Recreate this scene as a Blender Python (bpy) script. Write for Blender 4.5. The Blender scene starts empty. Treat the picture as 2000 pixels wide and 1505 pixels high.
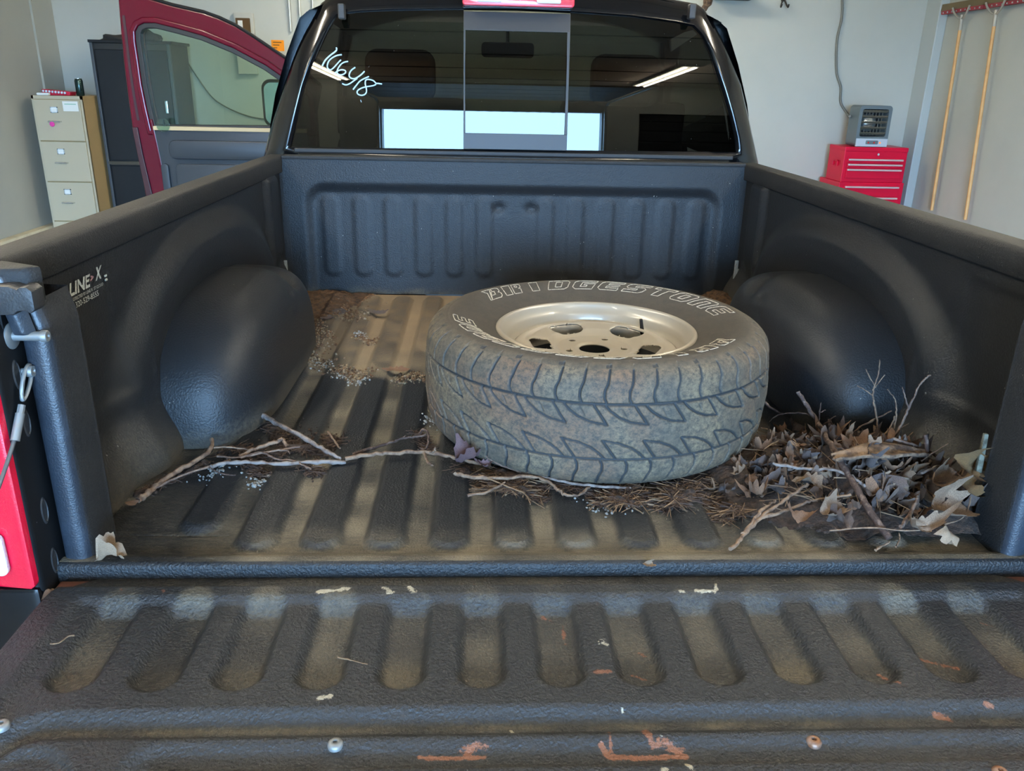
import bpy, bmesh, math, random
import numpy as np
from mathutils import Vector, Matrix

random.seed(7); rng = np.random.default_rng(11)
scene = bpy.context.scene
COL = scene.collection

# ------------------------------------------------------------------ camera
CAM = np.array((-0.1455, -1.2224, 0.7775))
YAW, PITCH, ROLL, FPX = 0.0469, 0.3547, 0.0219, 1587.3
_f = np.array((math.sin(YAW)*math.cos(PITCH), math.cos(YAW)*math.cos(PITCH), -math.sin(PITCH)))
_r = np.array((math.cos(YAW), -math.sin(YAW), 0.0)); _u = np.cross(_r, _f)
_c, _s = math.cos(ROLL), math.sin(ROLL)
_r, _u = _c*_r+_s*_u, -_s*_r+_c*_u
cd = bpy.data.cameras.new('camera'); cam = bpy.data.objects.new('camera', cd); COL.objects.link(cam)
cd.sensor_fit = 'HORIZONTAL'; cd.sensor_width = 36.0; cd.lens = FPX/2000*36
cd.clip_start = .02; cd.clip_end = 300
cam.matrix_world = Matrix(((_r[0], _u[0], -_f[0], CAM[0]), (_r[1], _u[1], -_f[1], CAM[1]), (_r[2], _u[2], -_f[2], CAM[2]), (0, 0, 0, 1)))
scene.camera = cam

def at(px, py, ax, val):
    """the real point seen at a pixel of the photograph, on the plane axis = val"""
    d = _f+_r*(px-1000)/FPX-_u*(py-752.5)/FPX
    return CAM+(val-CAM[ax])/d[ax]*d

# ------------------------------------------------------------------ light and exposure
SKY = 74.0
TUBE = 112.0
w = bpy.data.worlds.new('sky'); scene.world = w; w.use_nodes = True
nt = w.node_tree; bg = nt.nodes['Background']
bg.inputs[0].default_value = (.33, .61, 1.0, 1); bg.inputs[1].default_value = SKY
scene.view_settings.view_transform = 'Standard'; scene.view_settings.look = 'None'
scene.view_settings.exposure = 0.0; scene.view_settings.gamma = 1.0
scene.view_settings.use_curve_mapping = False

# the open garage door behind the truck: a portal, it only guides sampling of the sky
DOOR_X0, DOOR_X1, DOOR_Y, DOOR_TOP, GROUND = -1.45, 1.45, -4.7, 1.42, -.76
pd = bpy.data.lights.new('door_portal', 'AREA'); pd.shape = 'RECTANGLE'; pd.size = DOOR_X1-DOOR_X0; pd.size_y = DOOR_TOP-GROUND
pd.cycles.is_portal = True
po = bpy.data.objects.new('door_portal', pd); COL.objects.link(po)
po.location = ((DOOR_X0+DOOR_X1)/2, DOOR_Y-.05, (DOOR_TOP+GROUND)/2); po.rotation_euler = (math.radians(90), 0, 0)

# ------------------------------------------------------------------ materials
def lin(r, g, b):
    f = lambda c: (c/255/12.92) if c/255 <= .04045 else ((c/255+.055)/1.055)**2.4
    return (f(r), f(g), f(b))
MATS = {}; BASE = {}
def N(nt, t, **k):
    n = nt.nodes.new(t)
    for a, b in k.items(): setattr(n, a, b)
    return n
def mat(name, col, rough=.5, metal=0.0, var=None, bump=None, coat=0.0, spec=.5, emit=None, alpha=None, speck=None):
    """var=(scale, colour2, lo, hi): noise blend; bump=(scale, strength); speck=(scale, colour, threshold): small dust dots"""
    m = bpy.data.materials.new(name); m.use_nodes = True; nt = m.node_tree; L = nt.links
    b = nt.nodes['Principled BSDF']
    b.inputs['Base Color'].default_value = (*col, 1); b.inputs['Roughness'].default_value = rough
    b.inputs['Metallic'].default_value = metal; b.inputs['Coat Weight'].default_value = coat
    b.inputs['Coat Roughness'].default_value = .05; b.inputs['Specular IOR Level'].default_value = spec
    tc = N(nt, 'ShaderNodeTexCoord'); cur = None
    if var:
        n = N(nt, 'ShaderNodeTexNoise'); n.inputs['Scale'].default_value = var[0]; n.inputs['Detail'].default_value = 6
        n.inputs['Roughness'].default_value = .62
        L.new(tc.outputs['Object'], n.inputs['Vector'])
        r = N(nt, 'ShaderNodeMapRange'); r.inputs[1].default_value = var[2]; r.inputs[2].default_value = var[3]
        L.new(n.outputs['Fac'], r.inputs[0])
        x = N(nt, 'ShaderNodeMix', data_type='RGBA'); x.inputs[6].default_value = (*col, 1); x.inputs[7].default_value = (*var[1], 1)
        L.new(r.outputs[0], x.inputs[0]); cur = x.outputs[2]
    if speck:
        v = N(nt, 'ShaderNodeTexNoise'); v.inputs['Scale'].default_value = speck[0]; v.inputs['Detail'].default_value = 2
        L.new(tc.outputs['Object'], v.inputs['Vector'])
        r = N(nt, 'ShaderNodeMapRange'); r.inputs[1].default_value = speck[2]; r.inputs[2].default_value = speck[2]+.03
        L.new(v.outputs['Fac'], r.inputs[0])
        x = N(nt, 'ShaderNodeMix', data_type='RGBA'); x.inputs[7].default_value = (*speck[1], 1)
        if cur: L.new(cur, x.inputs[6])
        else: x.inputs[6].default_value = (*col, 1)
        L.new(r.outputs[0], x.inputs[0]); cur = x.outputs[2]
    if cur: L.new(cur, b.inputs['Base Color'])
    if bump:
        n = N(nt, 'ShaderNodeTexNoise'); n.inputs['Scale'].default_value = bump[0]; n.inputs['Detail'].default_value = 4
        L.new(tc.outputs['Object'], n.inputs['Vector'])
        bp = N(nt, 'ShaderNodeBump'); bp.inputs['Strength'].default_value = bump[1]; bp.inputs['Distance'].default_value = .004
        L.new(n.outputs['Fac'], bp.inputs['Height']); L.new(bp.outputs[0], b.inputs['Normal'])
    if emit:
        b.inputs['Emission Color'].default_value = (*emit[:3], 1); b.inputs['Emission Strength'].default_value = emit[3]
    MATS[name] = m
    return m

def liner_mat(name, base, dust, dust_far=None, bump=(330, .55), rough=.5, rust=False, stretch=(1, 1, 1), dots=False):
    """sprayed bed liner; the mesh attribute 'marks' says where dust (r), rust (g) and chipped paint (b) lie"""
    m = mat(name, base, rough, bump=bump, spec=.33); nt = m.node_tree; L = nt.links; b = nt.nodes['Principled BSDF']
    tc = N(nt, 'ShaderNodeTexCoord'); at_ = N(nt, 'ShaderNodeAttribute', attribute_name='marks')
    sp = N(nt, 'ShaderNodeSeparateColor'); L.new(at_.outputs['Color'], sp.inputs[0])
    def noise(scale, detail=8, rgh=.7, st=(1, 1, 1)):
        mp = N(nt, 'ShaderNodeMapping'); mp.inputs['Scale'].default_value = st; L.new(tc.outputs['Object'], mp.inputs[0])
        n = N(nt, 'ShaderNodeTexNoise'); n.inputs['Scale'].default_value = scale; n.inputs['Detail'].default_value = detail
        n.inputs['Roughness'].default_value = rgh; L.new(mp.outputs[0], n.inputs['Vector']); return n.outputs['Fac']
    def math_(op, a, bb, clamp=False):
        n = N(nt, 'ShaderNodeMath', operation=op); n.use_clamp = clamp
        for i, v in enumerate((a, bb)):
            if isinstance(v, (int, float)): n.inputs[i].default_value = v
            else: L.new(v, n.inputs[i])
        return n.outputs[0]
    def mixc(f, a, bb):
        n = N(nt, 'ShaderNodeMix', data_type='RGBA'); L.new(f, n.inputs[0])
        for i, v in ((6, a), (7, bb)):
            if isinstance(v, tuple): n.inputs[i].default_value = (*v, 1)
            else: L.new(v, n.inputs[i])
        return n.outputs[2]
    fine = noise(120, 9, .85, stretch); big = noise(7, 5, .6)
    grain = math_('MULTIPLY', math_('SUBTRACT', math_('ADD', fine, math_('MULTIPLY', sp.outputs[0], .50)), .60), 4.2, True)
    f = math_('MULTIPLY', grain, math_('ADD', math_('MULTIPLY', sp.outputs[0], .75), .15))
    f = math_('MULTIPLY', f, math_('ADD', math_('MULTIPLY', big, .9), .5), True)
    f = math_('MULTIPLY', f, math_('GREATER_THAN', sp.outputs[0], .02))
    dcol = dust
    if dust_far:
        geo = N(nt, 'ShaderNodeSeparateXYZ'); L.new(tc.outputs['Object'], geo.inputs[0])
        r = N(nt, 'ShaderNodeMapRange'); r.inputs[1].default_value = .75; r.inputs[2].default_value = 1.3; L.new(geo.outputs[1], r.inputs[0])
        dcol = mixc(r.outputs[0], dust, dust_far)
    col = mixc(f, base, dcol)
    if rust:
        rn = noise(70, 7, .8)
        rf = math_('MULTIPLY', math_('SUBTRACT', math_('ADD', sp.outputs[1], math_('MULTIPLY', math_('SUBTRACT', rn, .5), 2.4)), .5), 9, True)
        rf = math_('MULTIPLY', rf, math_('GREATER_THAN', sp.outputs[1], .05))
        col = mixc(rf, col, mixc(noise(240, 3), lin(96, 58, 40), lin(140, 96, 76)))
        cf = math_('MULTIPLY', math_('SUBTRACT', math_('ADD', sp.outputs[2], math_('MULTIPLY', math_('SUBTRACT', noise(80, 6, .75), .5), 3.0)), .62), 14, True)
        cf = math_('MULTIPLY', cf, math_('GREATER_THAN', sp.outputs[2], .05))
        col = mixc(cf, col, mixc(noise(120, 3), lin(130, 116, 92), lin(196, 190, 172)))
    if dots: col = mixc(math_('MULTIPLY', math_('SUBTRACT', noise(95, 2, .5), .765), 30, True), col, lin(150, 146, 138))
    L.new(col, b.inputs['Base Color'])
    L.new(math_('ADD', math_('MULTIPLY', f, .35), rough), b.inputs['Roughness'])
    return m

LINER = (.012, .0130, .0145)
liner_mat('liner_floor', LINER, lin(126, 116, 98), lin(118, 101, 80), bump=(230, .7), rough=.46, stretch=(.35, 1.6, 1))
liner_mat('liner_side', LINER, lin(92, 84, 70), bump=(240, .35), rough=.46, dots=True)
liner_mat('liner_gate', (.023, .0235, .0245), lin(110, 102, 86), bump=(210, 1.0), rough=.43, rust=True)
mat('liner_rail', (.0150, .0155, .0165), .60, spec=.32, bump=(300, .45), var=(9, (.022, .0215, .021), .45, .7), speck=(130, (.3, .28, .24), .80))
mat('black_paint', (.0025, .003, .004), .16, coat=.35, spec=.3, speck=(150, (.35, .35, .34), .80))
mat('jamb_paint', (.018, .022, .029), .40, coat=.15, bump=(300, .25), var=(14, (.030, .038, .050), .5, .75), speck=(170, (.35, .35, .33), .77))
mat('jamb_black', (.0035, .0036, .004), .5, spec=.25, speck=(170, (.3, .3, .28), .77))
mat('black_plastic', (.018, .018, .019), .5, bump=(300, .2))
mat('rubber_black', (.010, .010, .011), .55)
mat('trim_dark', (.026, .034, .044), .40, spec=.4)
mat('trim_belt', lin(196, 172, 130), .5)
mat('crimson_paint', (.095, .0006, .012), .25, coat=.12, spec=.25)
mat('crimson_dark', (.035, .004, .009), .5)  # door crimson darkened to stand for shade in folds
mat('seat_cloth', (.016, .017, .019), .85)
mat('lamp_red', (.60, .004, .028), .22, coat=.8, bump=(420, .25))
mat('lamp_white', (.62, .64, .66), .2, coat=.8, bump=(260, .5))
mat('zinc', (.22, .225, .22), .48, metal=.5, var=(60, (.25, .22, .18), .55, .75))
mat('zinc_rust', (.26, .17, .13), .55, metal=.6, var=(70, (.20, .09, .04), .42, .6))
mat('cable_steel', (.13, .13, .13), .45, metal=.6)
mat('strip_wood', lin(104, 102, 88), .8, var=(60, lin(70, 66, 52), .45, .6))
mat('cleat_metal', lin(150, 152, 148), .5, metal=.3, var=(60, lin(105, 88, 60), .5, .66))
mat('rust_steel', lin(120, 74, 56), .6, var=(40, lin(80, 50, 40), .4, .7))
mat('bumper_chrome', (.42, .43, .45), .25, metal=.9)
mat('decal_white', lin(176, 176, 166), .6, var=(300, lin(120, 120, 112), .5, .7))
mat('decal_red', lin(150, 110, 110), .6)
mat('paint_marker', lin(176, 208, 236), .6)
mat('slider_frame', (.030, .032, .036), .5, speck=(160, (.3, .3, .3), .79))
mat('silver_wheel', lin(164, 154, 138), .36, metal=.15, coat=.3, speck=(90, lin(70, 60, 50), .80))
mat('wheel_shade', (.035, .036, .038), .6)
mat('letter_white', lin(176, 168, 152), .6, var=(200, lin(110, 100, 84), .5, .66))
mat('wall_paint', lin(192, 193, 183), .5, var=(1.3, lin(183, 186, 177), .35, .7), bump=(34, .12))
mat('wall_left_paint', lin(176, 176, 164), .42, var=(1.1, lin(166, 167, 157), .35, .7), bump=(30, .1))
mat('pilaster_paint', lin(180, 187, 184), .35, bump=(40, .12))
mat('ceiling_panel', lin(196, 178, 160), .7, var=(.8, lin(176, 158, 142), .4, .7))
mat('ceiling_joint', lin(60, 54, 48), .7)
mat('concrete', lin(128, 124, 114), .6, var=(2.2, lin(106, 102, 94), .35, .7), bump=(26, .2))
mat('curb_cream', lin(226, 212, 178), .6, var=(12, lin(198, 182, 148), .5, .75))
mat('asphalt', lin(120, 120, 118), .85, bump=(60, .4))
mat('door_panel_dark', (.022, .023, .025), .5)
mat('door_panel_pale', lin(150, 138, 124), .5)
mat('cabinet_beige', lin(188, 178, 152), .45)
mat('cabinet_tan', lin(176, 150, 104), .5)
mat('cabinet_gap', lin(70, 66, 56), .7)
mat('chrome', (.7, .7, .7), .2, metal=1.0)
mat('paper_white', lin(236, 236, 228), .8)
mat('paper_green', lin(150, 196, 170), .8)
mat('locker_black', (.010, .0118, .014), .45, spec=.3)
mat('locker_side', (.017, .017, .015), .5)
mat('locker_edge', (.05, .06, .07), .4)
mat('cloth_dark', (.03, .028, .026), .95)
mat('tray_red', (.55, .01, .045), .35)
mat('can_dark', (.03, .06, .055), .2, metal=.7)
mat('pink_charm', (.75, .05, .35), .35)
mat('sign_orange', (1.0, .33, .0), .6)
mat('ink', (.10, .05, .01), .7)
mat('chest_red', (.62, .003, .035), .36, spec=.2)
mat('chest_gap', (.08, .002, .008), .6)
mat('drawer_pull', lin(214, 186, 184), .3, metal=.4)
mat('heater_grey', lin(96, 108, 112), .42)
mat('heater_slat', lin(112, 106, 92), .5)
mat('heater_dark', (.012, .013, .014), .6)
mat('heater_pale', lin(190, 198, 206), .4)
mat('heater_core', (.9, .9, .88), .15, metal=.9)
mat('button_red', (.6, .02, .02), .4)
mat('button_lit', (.7, .2, .04), .4, emit=(1, .25, .05, .8))
mat('cord_grey', lin(116, 116, 108), .6)
mat('handle_wood', lin(220, 170, 108), .45, var=(14, lin(206, 152, 92), .4, .7))
mat('squeegee_red', lin(150, 44, 54), .5)
mat('squeegee_blade', lin(112, 98, 68), .7)
mat('squeegee_metal', lin(176, 170, 156), .5, metal=.3)
mat('shadow_iron', (.03, .027, .024), .6)  # even dark colour of the hook and shelf
mat('panel_steel', lin(190, 188, 176), .45)
mat('conduit', lin(196, 196, 186), .3, metal=.4)
mat('tube_light', (1, 1, .95), .5, emit=(1.0, .93, .77, TUBE))
mat('fixture_white', lin(210, 208, 198), .5)
mat('twig_brown', lin(82, 62, 52), .8, var=(60, lin(116, 95, 80), .44, .64), bump=(220, .6))
mat('twig_grey', lin(116, 106, 100), .8, var=(50, lin(84, 68, 60), .45, .62), bump=(220, .6))
mat('twig_dark', lin(60, 42, 34), .8, var=(70, lin(104, 84, 72), .5, .64), bump=(220, .6))
mat('twig_tan', lin(118, 94, 74), .8, var=(60, lin(78, 58, 45), .45, .62), bump=(220, .5))
mat('needle', lin(74, 54, 40), .8, var=(40, lin(48, 31, 21), .4, .6))
mat('needle_tan', lin(112, 88, 64), .8)
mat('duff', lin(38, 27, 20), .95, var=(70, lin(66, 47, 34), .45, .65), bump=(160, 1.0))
mat('grit', lin(126, 108, 84), .85, var=(90, lin(84, 66, 48), .4, .65))
mat('grit_grey', lin(132, 130, 124), .8, var=(60, lin(104, 104, 102), .4, .65))
mat('soil', lin(96, 68, 42), .95, var=(60, lin(52, 36, 22), .42, .64), bump=(180, 1.0))
mat('bark', lin(112, 90, 70), .9, var=(45, lin(60, 46, 38), .42, .6), bump=(120, 1.0))
for i, (c1, c2) in enumerate((((116, 98, 86), (76, 60, 52)), ((96, 79, 70), (60, 47, 42)), ((140, 116, 94), (98, 76, 60)), ((82, 73, 70), (52, 43, 42)), ((122, 90, 66), (82, 58, 42)))):
    mat('leaf_%d' % i, lin(*c1), .8, var=(26, lin(*c2), .38, .64), bump=(70, .5))
mat('leaf_purple', lin(98, 72, 70), .8, var=(30, lin(66, 46, 48), .4, .64))
mat('leaf_tan', lin(146, 110, 66), .85, var=(60, lin(96, 66, 34), .42, .62), bump=(110, .9))
mat('leaf_pale', lin(138, 116, 94), .8, var=(36, lin(108, 82, 60), .46, .64))

def glass_mat(name, tint, ior=1.5, boost=.64):
    m = bpy.data.materials.new(name); m.use_nodes = True; nt = m.node_tree; nt.nodes.clear(); L = nt.links
    o = N(nt, 'ShaderNodeOutputMaterial'); t = N(nt, 'ShaderNodeBsdfTransparent'); t.inputs[0].default_value = (*tint, 1)
    g = N(nt, 'ShaderNodeBsdfGlossy'); g.inputs['Roughness'].default_value = .004; g.inputs[0].default_value = (1, 1, 1, 1)
    fr = N(nt, 'ShaderNodeFresnel'); fr.inputs[0].default_value = ior
    k = N(nt, 'ShaderNodeMath', operation='MULTIPLY'); k.use_clamp = True; k.inputs[1].default_value = boost; L.new(fr.outputs[0], k.inputs[0])
    x = N(nt, 'ShaderNodeMixShader'); L.new(k.outputs[0], x.inputs[0]); L.new(t.outputs[0], x.inputs[1]); L.new(g.outputs[0], x.inputs[2])
    tc = N(nt, 'ShaderNodeTexCoord'); n = N(nt, 'ShaderNodeTexNoise'); n.inputs['Scale'].default_value = 120; n.inputs['Detail'].default_value = 2
    L.new(tc.outputs['Object'], n.inputs['Vector'])
    r = N(nt, 'ShaderNodeMapRange'); r.inputs[1].default_value = .775; r.inputs[2].default_value = .81; r.inputs[4].default_value = .6; L.new(n.outputs['Fac'], r.inputs[0])
    d = N(nt, 'ShaderNodeBsdfDiffuse'); d.inputs[0].default_value = (.5, .5, .48, 1)
    y = N(nt, 'ShaderNodeMixShader'); L.new(r.outputs[0], y.inputs[0]); L.new(x.outputs[0], y.inputs[1]); L.new(d.outputs[0], y.inputs[2])
    L.new(y.outputs[0], o.inputs[0]); MATS[name] = m
glass_mat('tinted_glass', (.028, .030, .028))
glass_mat('door_glass', (.70, .82, .76), boost=1.0)
glass_mat('windscreen_glass', (.62, .75, .66), boost=1.0)

# ------------------------------------------------------------------ mesh helpers
def finish(o, parent):
    COL.objects.link(o)
    if parent is not None:
        o.parent = parent
        l = BASE.get(parent.name)
        o.matrix_parent_inverse = Matrix.Translation(-Vector(l)) if l is not None else Matrix()
    return o
def obj(name, v, f, m, parent=None, smooth=False):
    me = bpy.data.meshes.new(name); me.from_pydata([tuple(map(float, p)) for p in v], [], f); me.update()
    if isinstance(m, str): me.materials.append(MATS[m])
    if smooth: me.shade_smooth()
    return finish(bpy.data.objects.new(name, me), parent)
def autosmooth(o, deg=35):
    me = o.data; me.shade_smooth()
    bm = bmesh.new(); bm.from_mesh(me)
    for e in bm.edges:
        if len(e.link_faces) == 2 and e.calc_face_angle(0) > math.radians(deg): e.smooth = False
    bm.to_mesh(me); bm.free(); return o
def grid(name, P, m, parent=None, marks=None, closed_u=False, closed_v=False, flip=False):
    """P: (nu, nv, 3) numpy array of surface points"""
    nu, nv = P.shape[:2]
    iu = np.arange(nu if closed_u else nu-1); iv = np.arange(nv if closed_v else nv-1)
    A, B = np.meshgrid(iu, iv, indexing='ij'); A2 = (A+1) % nu; B2 = (B+1) % nv
    q = np.stack((A*nv+B, A2*nv+B, A2*nv+B2, A*nv+B2), -1).reshape(-1, 4)
    if flip: q = q[:, ::-1]
    me = bpy.data.meshes.new(name)
    me.vertices.add(nu*nv); me.vertices.foreach_set('co', P.reshape(-1).astype(np.float32))
    me.loops.add(q.size); me.loops.foreach_set('vertex_index', q.reshape(-1).astype(np.int32))
    me.polygons.add(len(q)); me.polygons.foreach_set('loop_start', (np.arange(len(q))*4).astype(np.int32))
    me.update(calc_edges=True)
    if marks is not None:
        a = me.color_attributes.new('marks', 'FLOAT_COLOR', 'POINT')
        a.data.foreach_set('color', np.concatenate((marks, np.ones(marks.shape[:2]+(1,))), -1).reshape(-1).astype(np.float32))
    me.materials.append(MATS[m]); me.shade_smooth()
    return finish(bpy.data.objects.new(name, me), parent)

class MB:
    """collects simple shapes into one mesh"""
    def __init__(s): s.v = []; s.f = []
    def add(s, v, f):
        n = len(s.v); s.v += [tuple(map(float, p)) for p in v]; s.f += [tuple(i+n for i in q) for q in f]; return s
    def box(s, x0, x1, y0, y1, z0, z1, M=None):
        v = [Vector((x, y, z)) for x in (x0, x1) for y in (y0, y1) for z in (z0, z1)]
        if M: v = [M @ p for p in v]
        return s.add(v, [(0, 1, 3, 2), (4, 6, 7, 5), (0, 4, 5, 1), (2, 3, 7, 6), (0, 2, 6, 4), (1, 5, 7, 3)])
    def tube(s, pts, r, n=8, caps=True):
        pts = [Vector(p) for p in pts]; rr = r if isinstance(r, (list, tuple)) else [r]*len(pts)
        up = Vector((.13, .21, .97)); rows = []
        for i, p in enumerate(pts):
            d = (pts[min(i+1, len(pts)-1)]-pts[max(i-1, 0)]).normalized()
            a = d.cross(up)
            if a.length < .05: a = d.cross(Vector((1, 0, 0)))
            a.normalize(); b = d.cross(a).normalized(); up = b.cross(d)*1.0 if False else up
            rows.append([p+(a*math.cos(2*math.pi*k/n)+b*math.sin(2*math.pi*k/n))*rr[i] for k in range(n)])
        v = [q for row in rows for q in row]; f = []
        for i in range(len(pts)-1):
            for k in range(n): f.append((i*n+k, i*n+(k+1) % n, (i+1)*n+(k+1) % n, (i+1)*n+k))
        if caps: f.append(tuple(range(n))[::-1]); f.append(tuple(range((len(pts)-1)*n, len(pts)*n)))
        return s.add(v, f)
    def prism(s, poly, y0, y1, plane='xz'):
        n = len(poly)
        if plane == 'xz': v = [(a, y0, b) for a, b in poly]+[(a, y1, b) for a, b in poly]
        elif plane == 'xy': v = [(a, b, y0) for a, b in poly]+[(a, b, y1) for a, b in poly]
        else: v = [(y0, a, b) for a, b in poly]+[(y1, a, b) for a, b in poly]
        return s.add(v, [tuple(range(n))[::-1], tuple(range(n, 2*n))]+[(i, (i+1) % n, n+(i+1) % n, n+i) for i in range(n)])
    def lathe(s, prof, c, n=24, axis='z', a0=0, a1=2*math.pi):
        full = abs(a1-a0-2*math.pi) < 1e-6; v = []; f = []
        for k in range(n if full else n+1):
            t = a0+(a1-a0)*k/n
            for r, h in prof:
                x, y = r*math.cos(t), r*math.sin(t)
                v.append({'z': (c[0]+x, c[1]+y, c[2]+h), 'y': (c[0]+x, c[1]+h, c[2]+y), 'x': (c[0]+h, c[1]+x, c[2]+y)}[axis])
        m = len(prof)
        for k in range(n):
            k2 = (k+1) % n if full else k+1
            for i in range(m-1): f.append((k*m+i, k2*m+i, k2*m+i+1, k*m+i+1))
        return s.add(v, f)
    def build(s, name, m, parent=None, smooth=None, bevel=None):
        o = obj(name, s.v, s.f, m, parent)
        if bevel:
            bm = bmesh.new(); bm.from_mesh(o.data)
            bmesh.ops.recalc_face_normals(bm, faces=bm.faces)
            bmesh.ops.bevel(bm, geom=[e for e in bm.edges if e.calc_face_angle(0) > .6], offset=bevel, segments=2, affect='EDGES', profile=.6)
            bm.to_mesh(o.data); bm.free()
        else:
            bm = bmesh.new(); bm.from_mesh(o.data); bmesh.ops.recalc_face_normals(bm, faces=bm.faces); bm.to_mesh(o.data); bm.free()
        if smooth: autosmooth(o, smooth)
        return o
def rpoly(x0, x1, z0, z1, r, n=5):
    """rounded rectangle outline"""
    p = []
    for cx, cz, a in ((x1-r, z1-r, 0), (x0+r, z1-r, 90), (x0+r, z0+r, 180), (x1-r, z0+r, 270)):
        for k in range(n+1):
            t = math.radians(a+90*k/n); p.append((cx+r*math.cos(t), cz+r*math.sin(t)))
    return p
def smooth_path(pts, n=6):
    P = [Vector(p) for p in pts]; out = []
    for i in range(len(P)-1):
        a, b, c, d = P[max(i-1, 0)], P[i], P[i+1], P[min(i+2, len(P)-1)]
        for k in range(n):
            t = k/n
            out.append(.5*((2*b)+(c-a)*t+(2*a-5*b+4*c-d)*t*t+(3*b-a-3*c+d)*t**3))
    return out+[P[-1]]
def tag(o, label=None, cat=None, group=None, kind=None):
    if label: o['label'] = label
    if cat: o['category'] = cat
    if group: o['group'] = group
    if kind: o['kind'] = kind
    return o
def thing(name, base, label, cat, group=None):
    o = bpy.data.objects.new(name, None); COL.objects.link(o); o.location = base; o.empty_display_size = .1
    BASE[o.name] = tuple(base)
    return tag(o, label, cat, group)
def sstep(a, b, x):
    t = np.clip((x-a)/(b-a), 0, 1); return t*t*(3-2*t)
def text_mesh(txt, size=1.0, bold=0.0, shear=0.0, outline=0.0, sx=1.0):
    """verts (n,3) and faces of a line of lettering lying in the xy plane"""
    cu = bpy.data.curves.new('t', 'FONT'); cu.body = txt; cu.size = size; cu.offset = bold; cu.shear = shear; cu.resolution_u = 3
    if outline: cu.fill_mode = 'NONE'; cu.bevel_depth = outline; cu.bevel_resolution = 0
    o = bpy.data.objects.new('t', cu); COL.objects.link(o)
    me = bpy.data.meshes.new_from_object(o.evaluated_get(bpy.context.evaluated_depsgraph_get()))
    v = np.array([tuple(p.co) for p in me.vertices]).reshape(-1, 3); f = [tuple(p.vertices) for p in me.polygons]
    bpy.data.objects.remove(o); bpy.data.curves.remove(cu); bpy.data.meshes.remove(me)
    if len(v): v[:, 0] *= sx
    return v, f

# ================================================================== the garage
XL, XR, YB, CEIL = -3.82, 3.93, 6.6, 2.35
def struct(name, mb, m, parent=None, bevel=None):
    o = mb.build(name, m, parent, bevel=bevel)
    if parent is None: o['kind'] = 'structure'
    return o
struct('floor', MB().box(XL-.2, XR+.2, DOOR_Y-.2, YB+.2, GROUND-.1, GROUND), 'concrete')
struct('driveway', MB().box(-30, 30, -60, DOOR_Y-.2, GROUND-.14, GROUND-.02), 'asphalt')
struct('wall_back', MB().box(XL-.2, XR+.2, YB, YB+.2, GROUND, CEIL+.2), 'wall_paint')
struct('wall_left', MB().box(XL-.2, XL, DOOR_Y, YB, GROUND, CEIL+.2), 'wall_left_paint')
struct('wall_right', MB().box(XR, XR+.2, DOOR_Y, YB, GROUND, CEIL+.2), 'wall_paint')
D2X0, D2X1 = 1.95, 3.75
wf = MB()
for a, b, z0, z1 in ((XL-.2, DOOR_X0, GROUND, CEIL+.2), (DOOR_X0, DOOR_X1, DOOR_TOP, CEIL+.2), (DOOR_X1, D2X0, GROUND, CEIL+.2), (D2X0, D2X1, DOOR_TOP, CEIL+.2), (D2X1, XR+.2, GROUND, CEIL+.2)):
    wf.box(a, b, DOOR_Y-.2, DOOR_Y, z0, z1)
struct('wall_front', wf, 'wall_paint')
ce = struct('ceiling', MB().box(XL-.2, XR+.2, DOOR_Y-.2, YB+.2, CEIL, CEIL+.2), 'ceiling_panel')
for k in range(8):
    y = -4.0+k*1.22
    MB().box(XL, XR, y-.02, y+.02, CEIL-.012, CEIL).build('joint_strip', 'ceiling_joint', ce)
struct('trim_1', MB().box(XL, XL+.075, DOOR_Y, YB, GROUND, -.425), 'curb_cream', bevel=.006)
struct('trim_2', MB().box(XL, XL+.018, 6.25, YB, GROUND, CEIL), 'wall_left_paint')
struct('trim_3', MB().box(3.85, XR, 6.36, YB, GROUND, CEIL), 'pilaster_paint', bevel=.008)
# closed overhead door beside the open one, and the open one raised under the ceiling
d2 = tag(bpy.data.objects.new('door_2', None), kind='structure'); COL.objects.link(d2)
for k in range(9):
    z = GROUND+k*.245
    MB().box(D2X0, D2X1, DOOR_Y-.12, DOOR_Y-.06, z+.006, min(z+.240, DOOR_TOP)).build('door_panel', 'door_panel_dark', d2, bevel=.012)
MB().box(D2X0-.05, D2X1+.05, DOOR_Y-.14, DOOR_Y-.115, GROUND, DOOR_TOP).build('door_backing', 'door_panel_dark', d2)  # added plate, stops sky light leaking between the panels
d1 = tag(bpy.data.objects.new('door_1', None), kind='structure'); COL.objects.link(d1)
for k in range(4):
    y = DOOR_Y+.35+k*.55
    MB().box(DOOR_X0, DOOR_X1, y+.008, y+.542, 1.72, 1.765).build('door_panel', 'door_panel_pale', d1, bevel=.01)
for s in (DOOR_X0-.04, DOOR_X1+.04):
    MB().tube([(s, DOOR_Y+.04, GROUND), (s, DOOR_Y+.04, 1.45), (s, DOOR_Y+.12, 1.62), (s, DOOR_Y+.3, 1.70), (s, DOOR_Y+2.7, 1.70)], .022, 8).build('door_track', 'conduit', d1)

# ================================================================== the truck
T = thing('pickup_truck', (0, 1.0, GROUND), 'black pickup truck seen from behind with its tailgate down and one crimson door open', 'truck')
SHIFT, PITCHR = -.018, .117

def vnoise(X, Y, s, seed):
    """cheap smooth value noise"""
    r = np.random.default_rng(seed).random((64, 64))
    x, y = X/s+17.3, Y/s+9.1; xi, yi = np.floor(x).astype(int), np.floor(y).astype(int); fx, fy = x-xi, y-yi
    fx, fy = fx*fx*(3-2*fx), fy*fy*(3-2*fy); g = lambda a, b: r[a % 64, b % 64]
    return (g(xi, yi)*(1-fx)+g(xi+1, yi)*fx)*(1-fy)+(g(xi, yi+1)*(1-fx)+g(xi+1, yi+1)*fx)*fy

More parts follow.
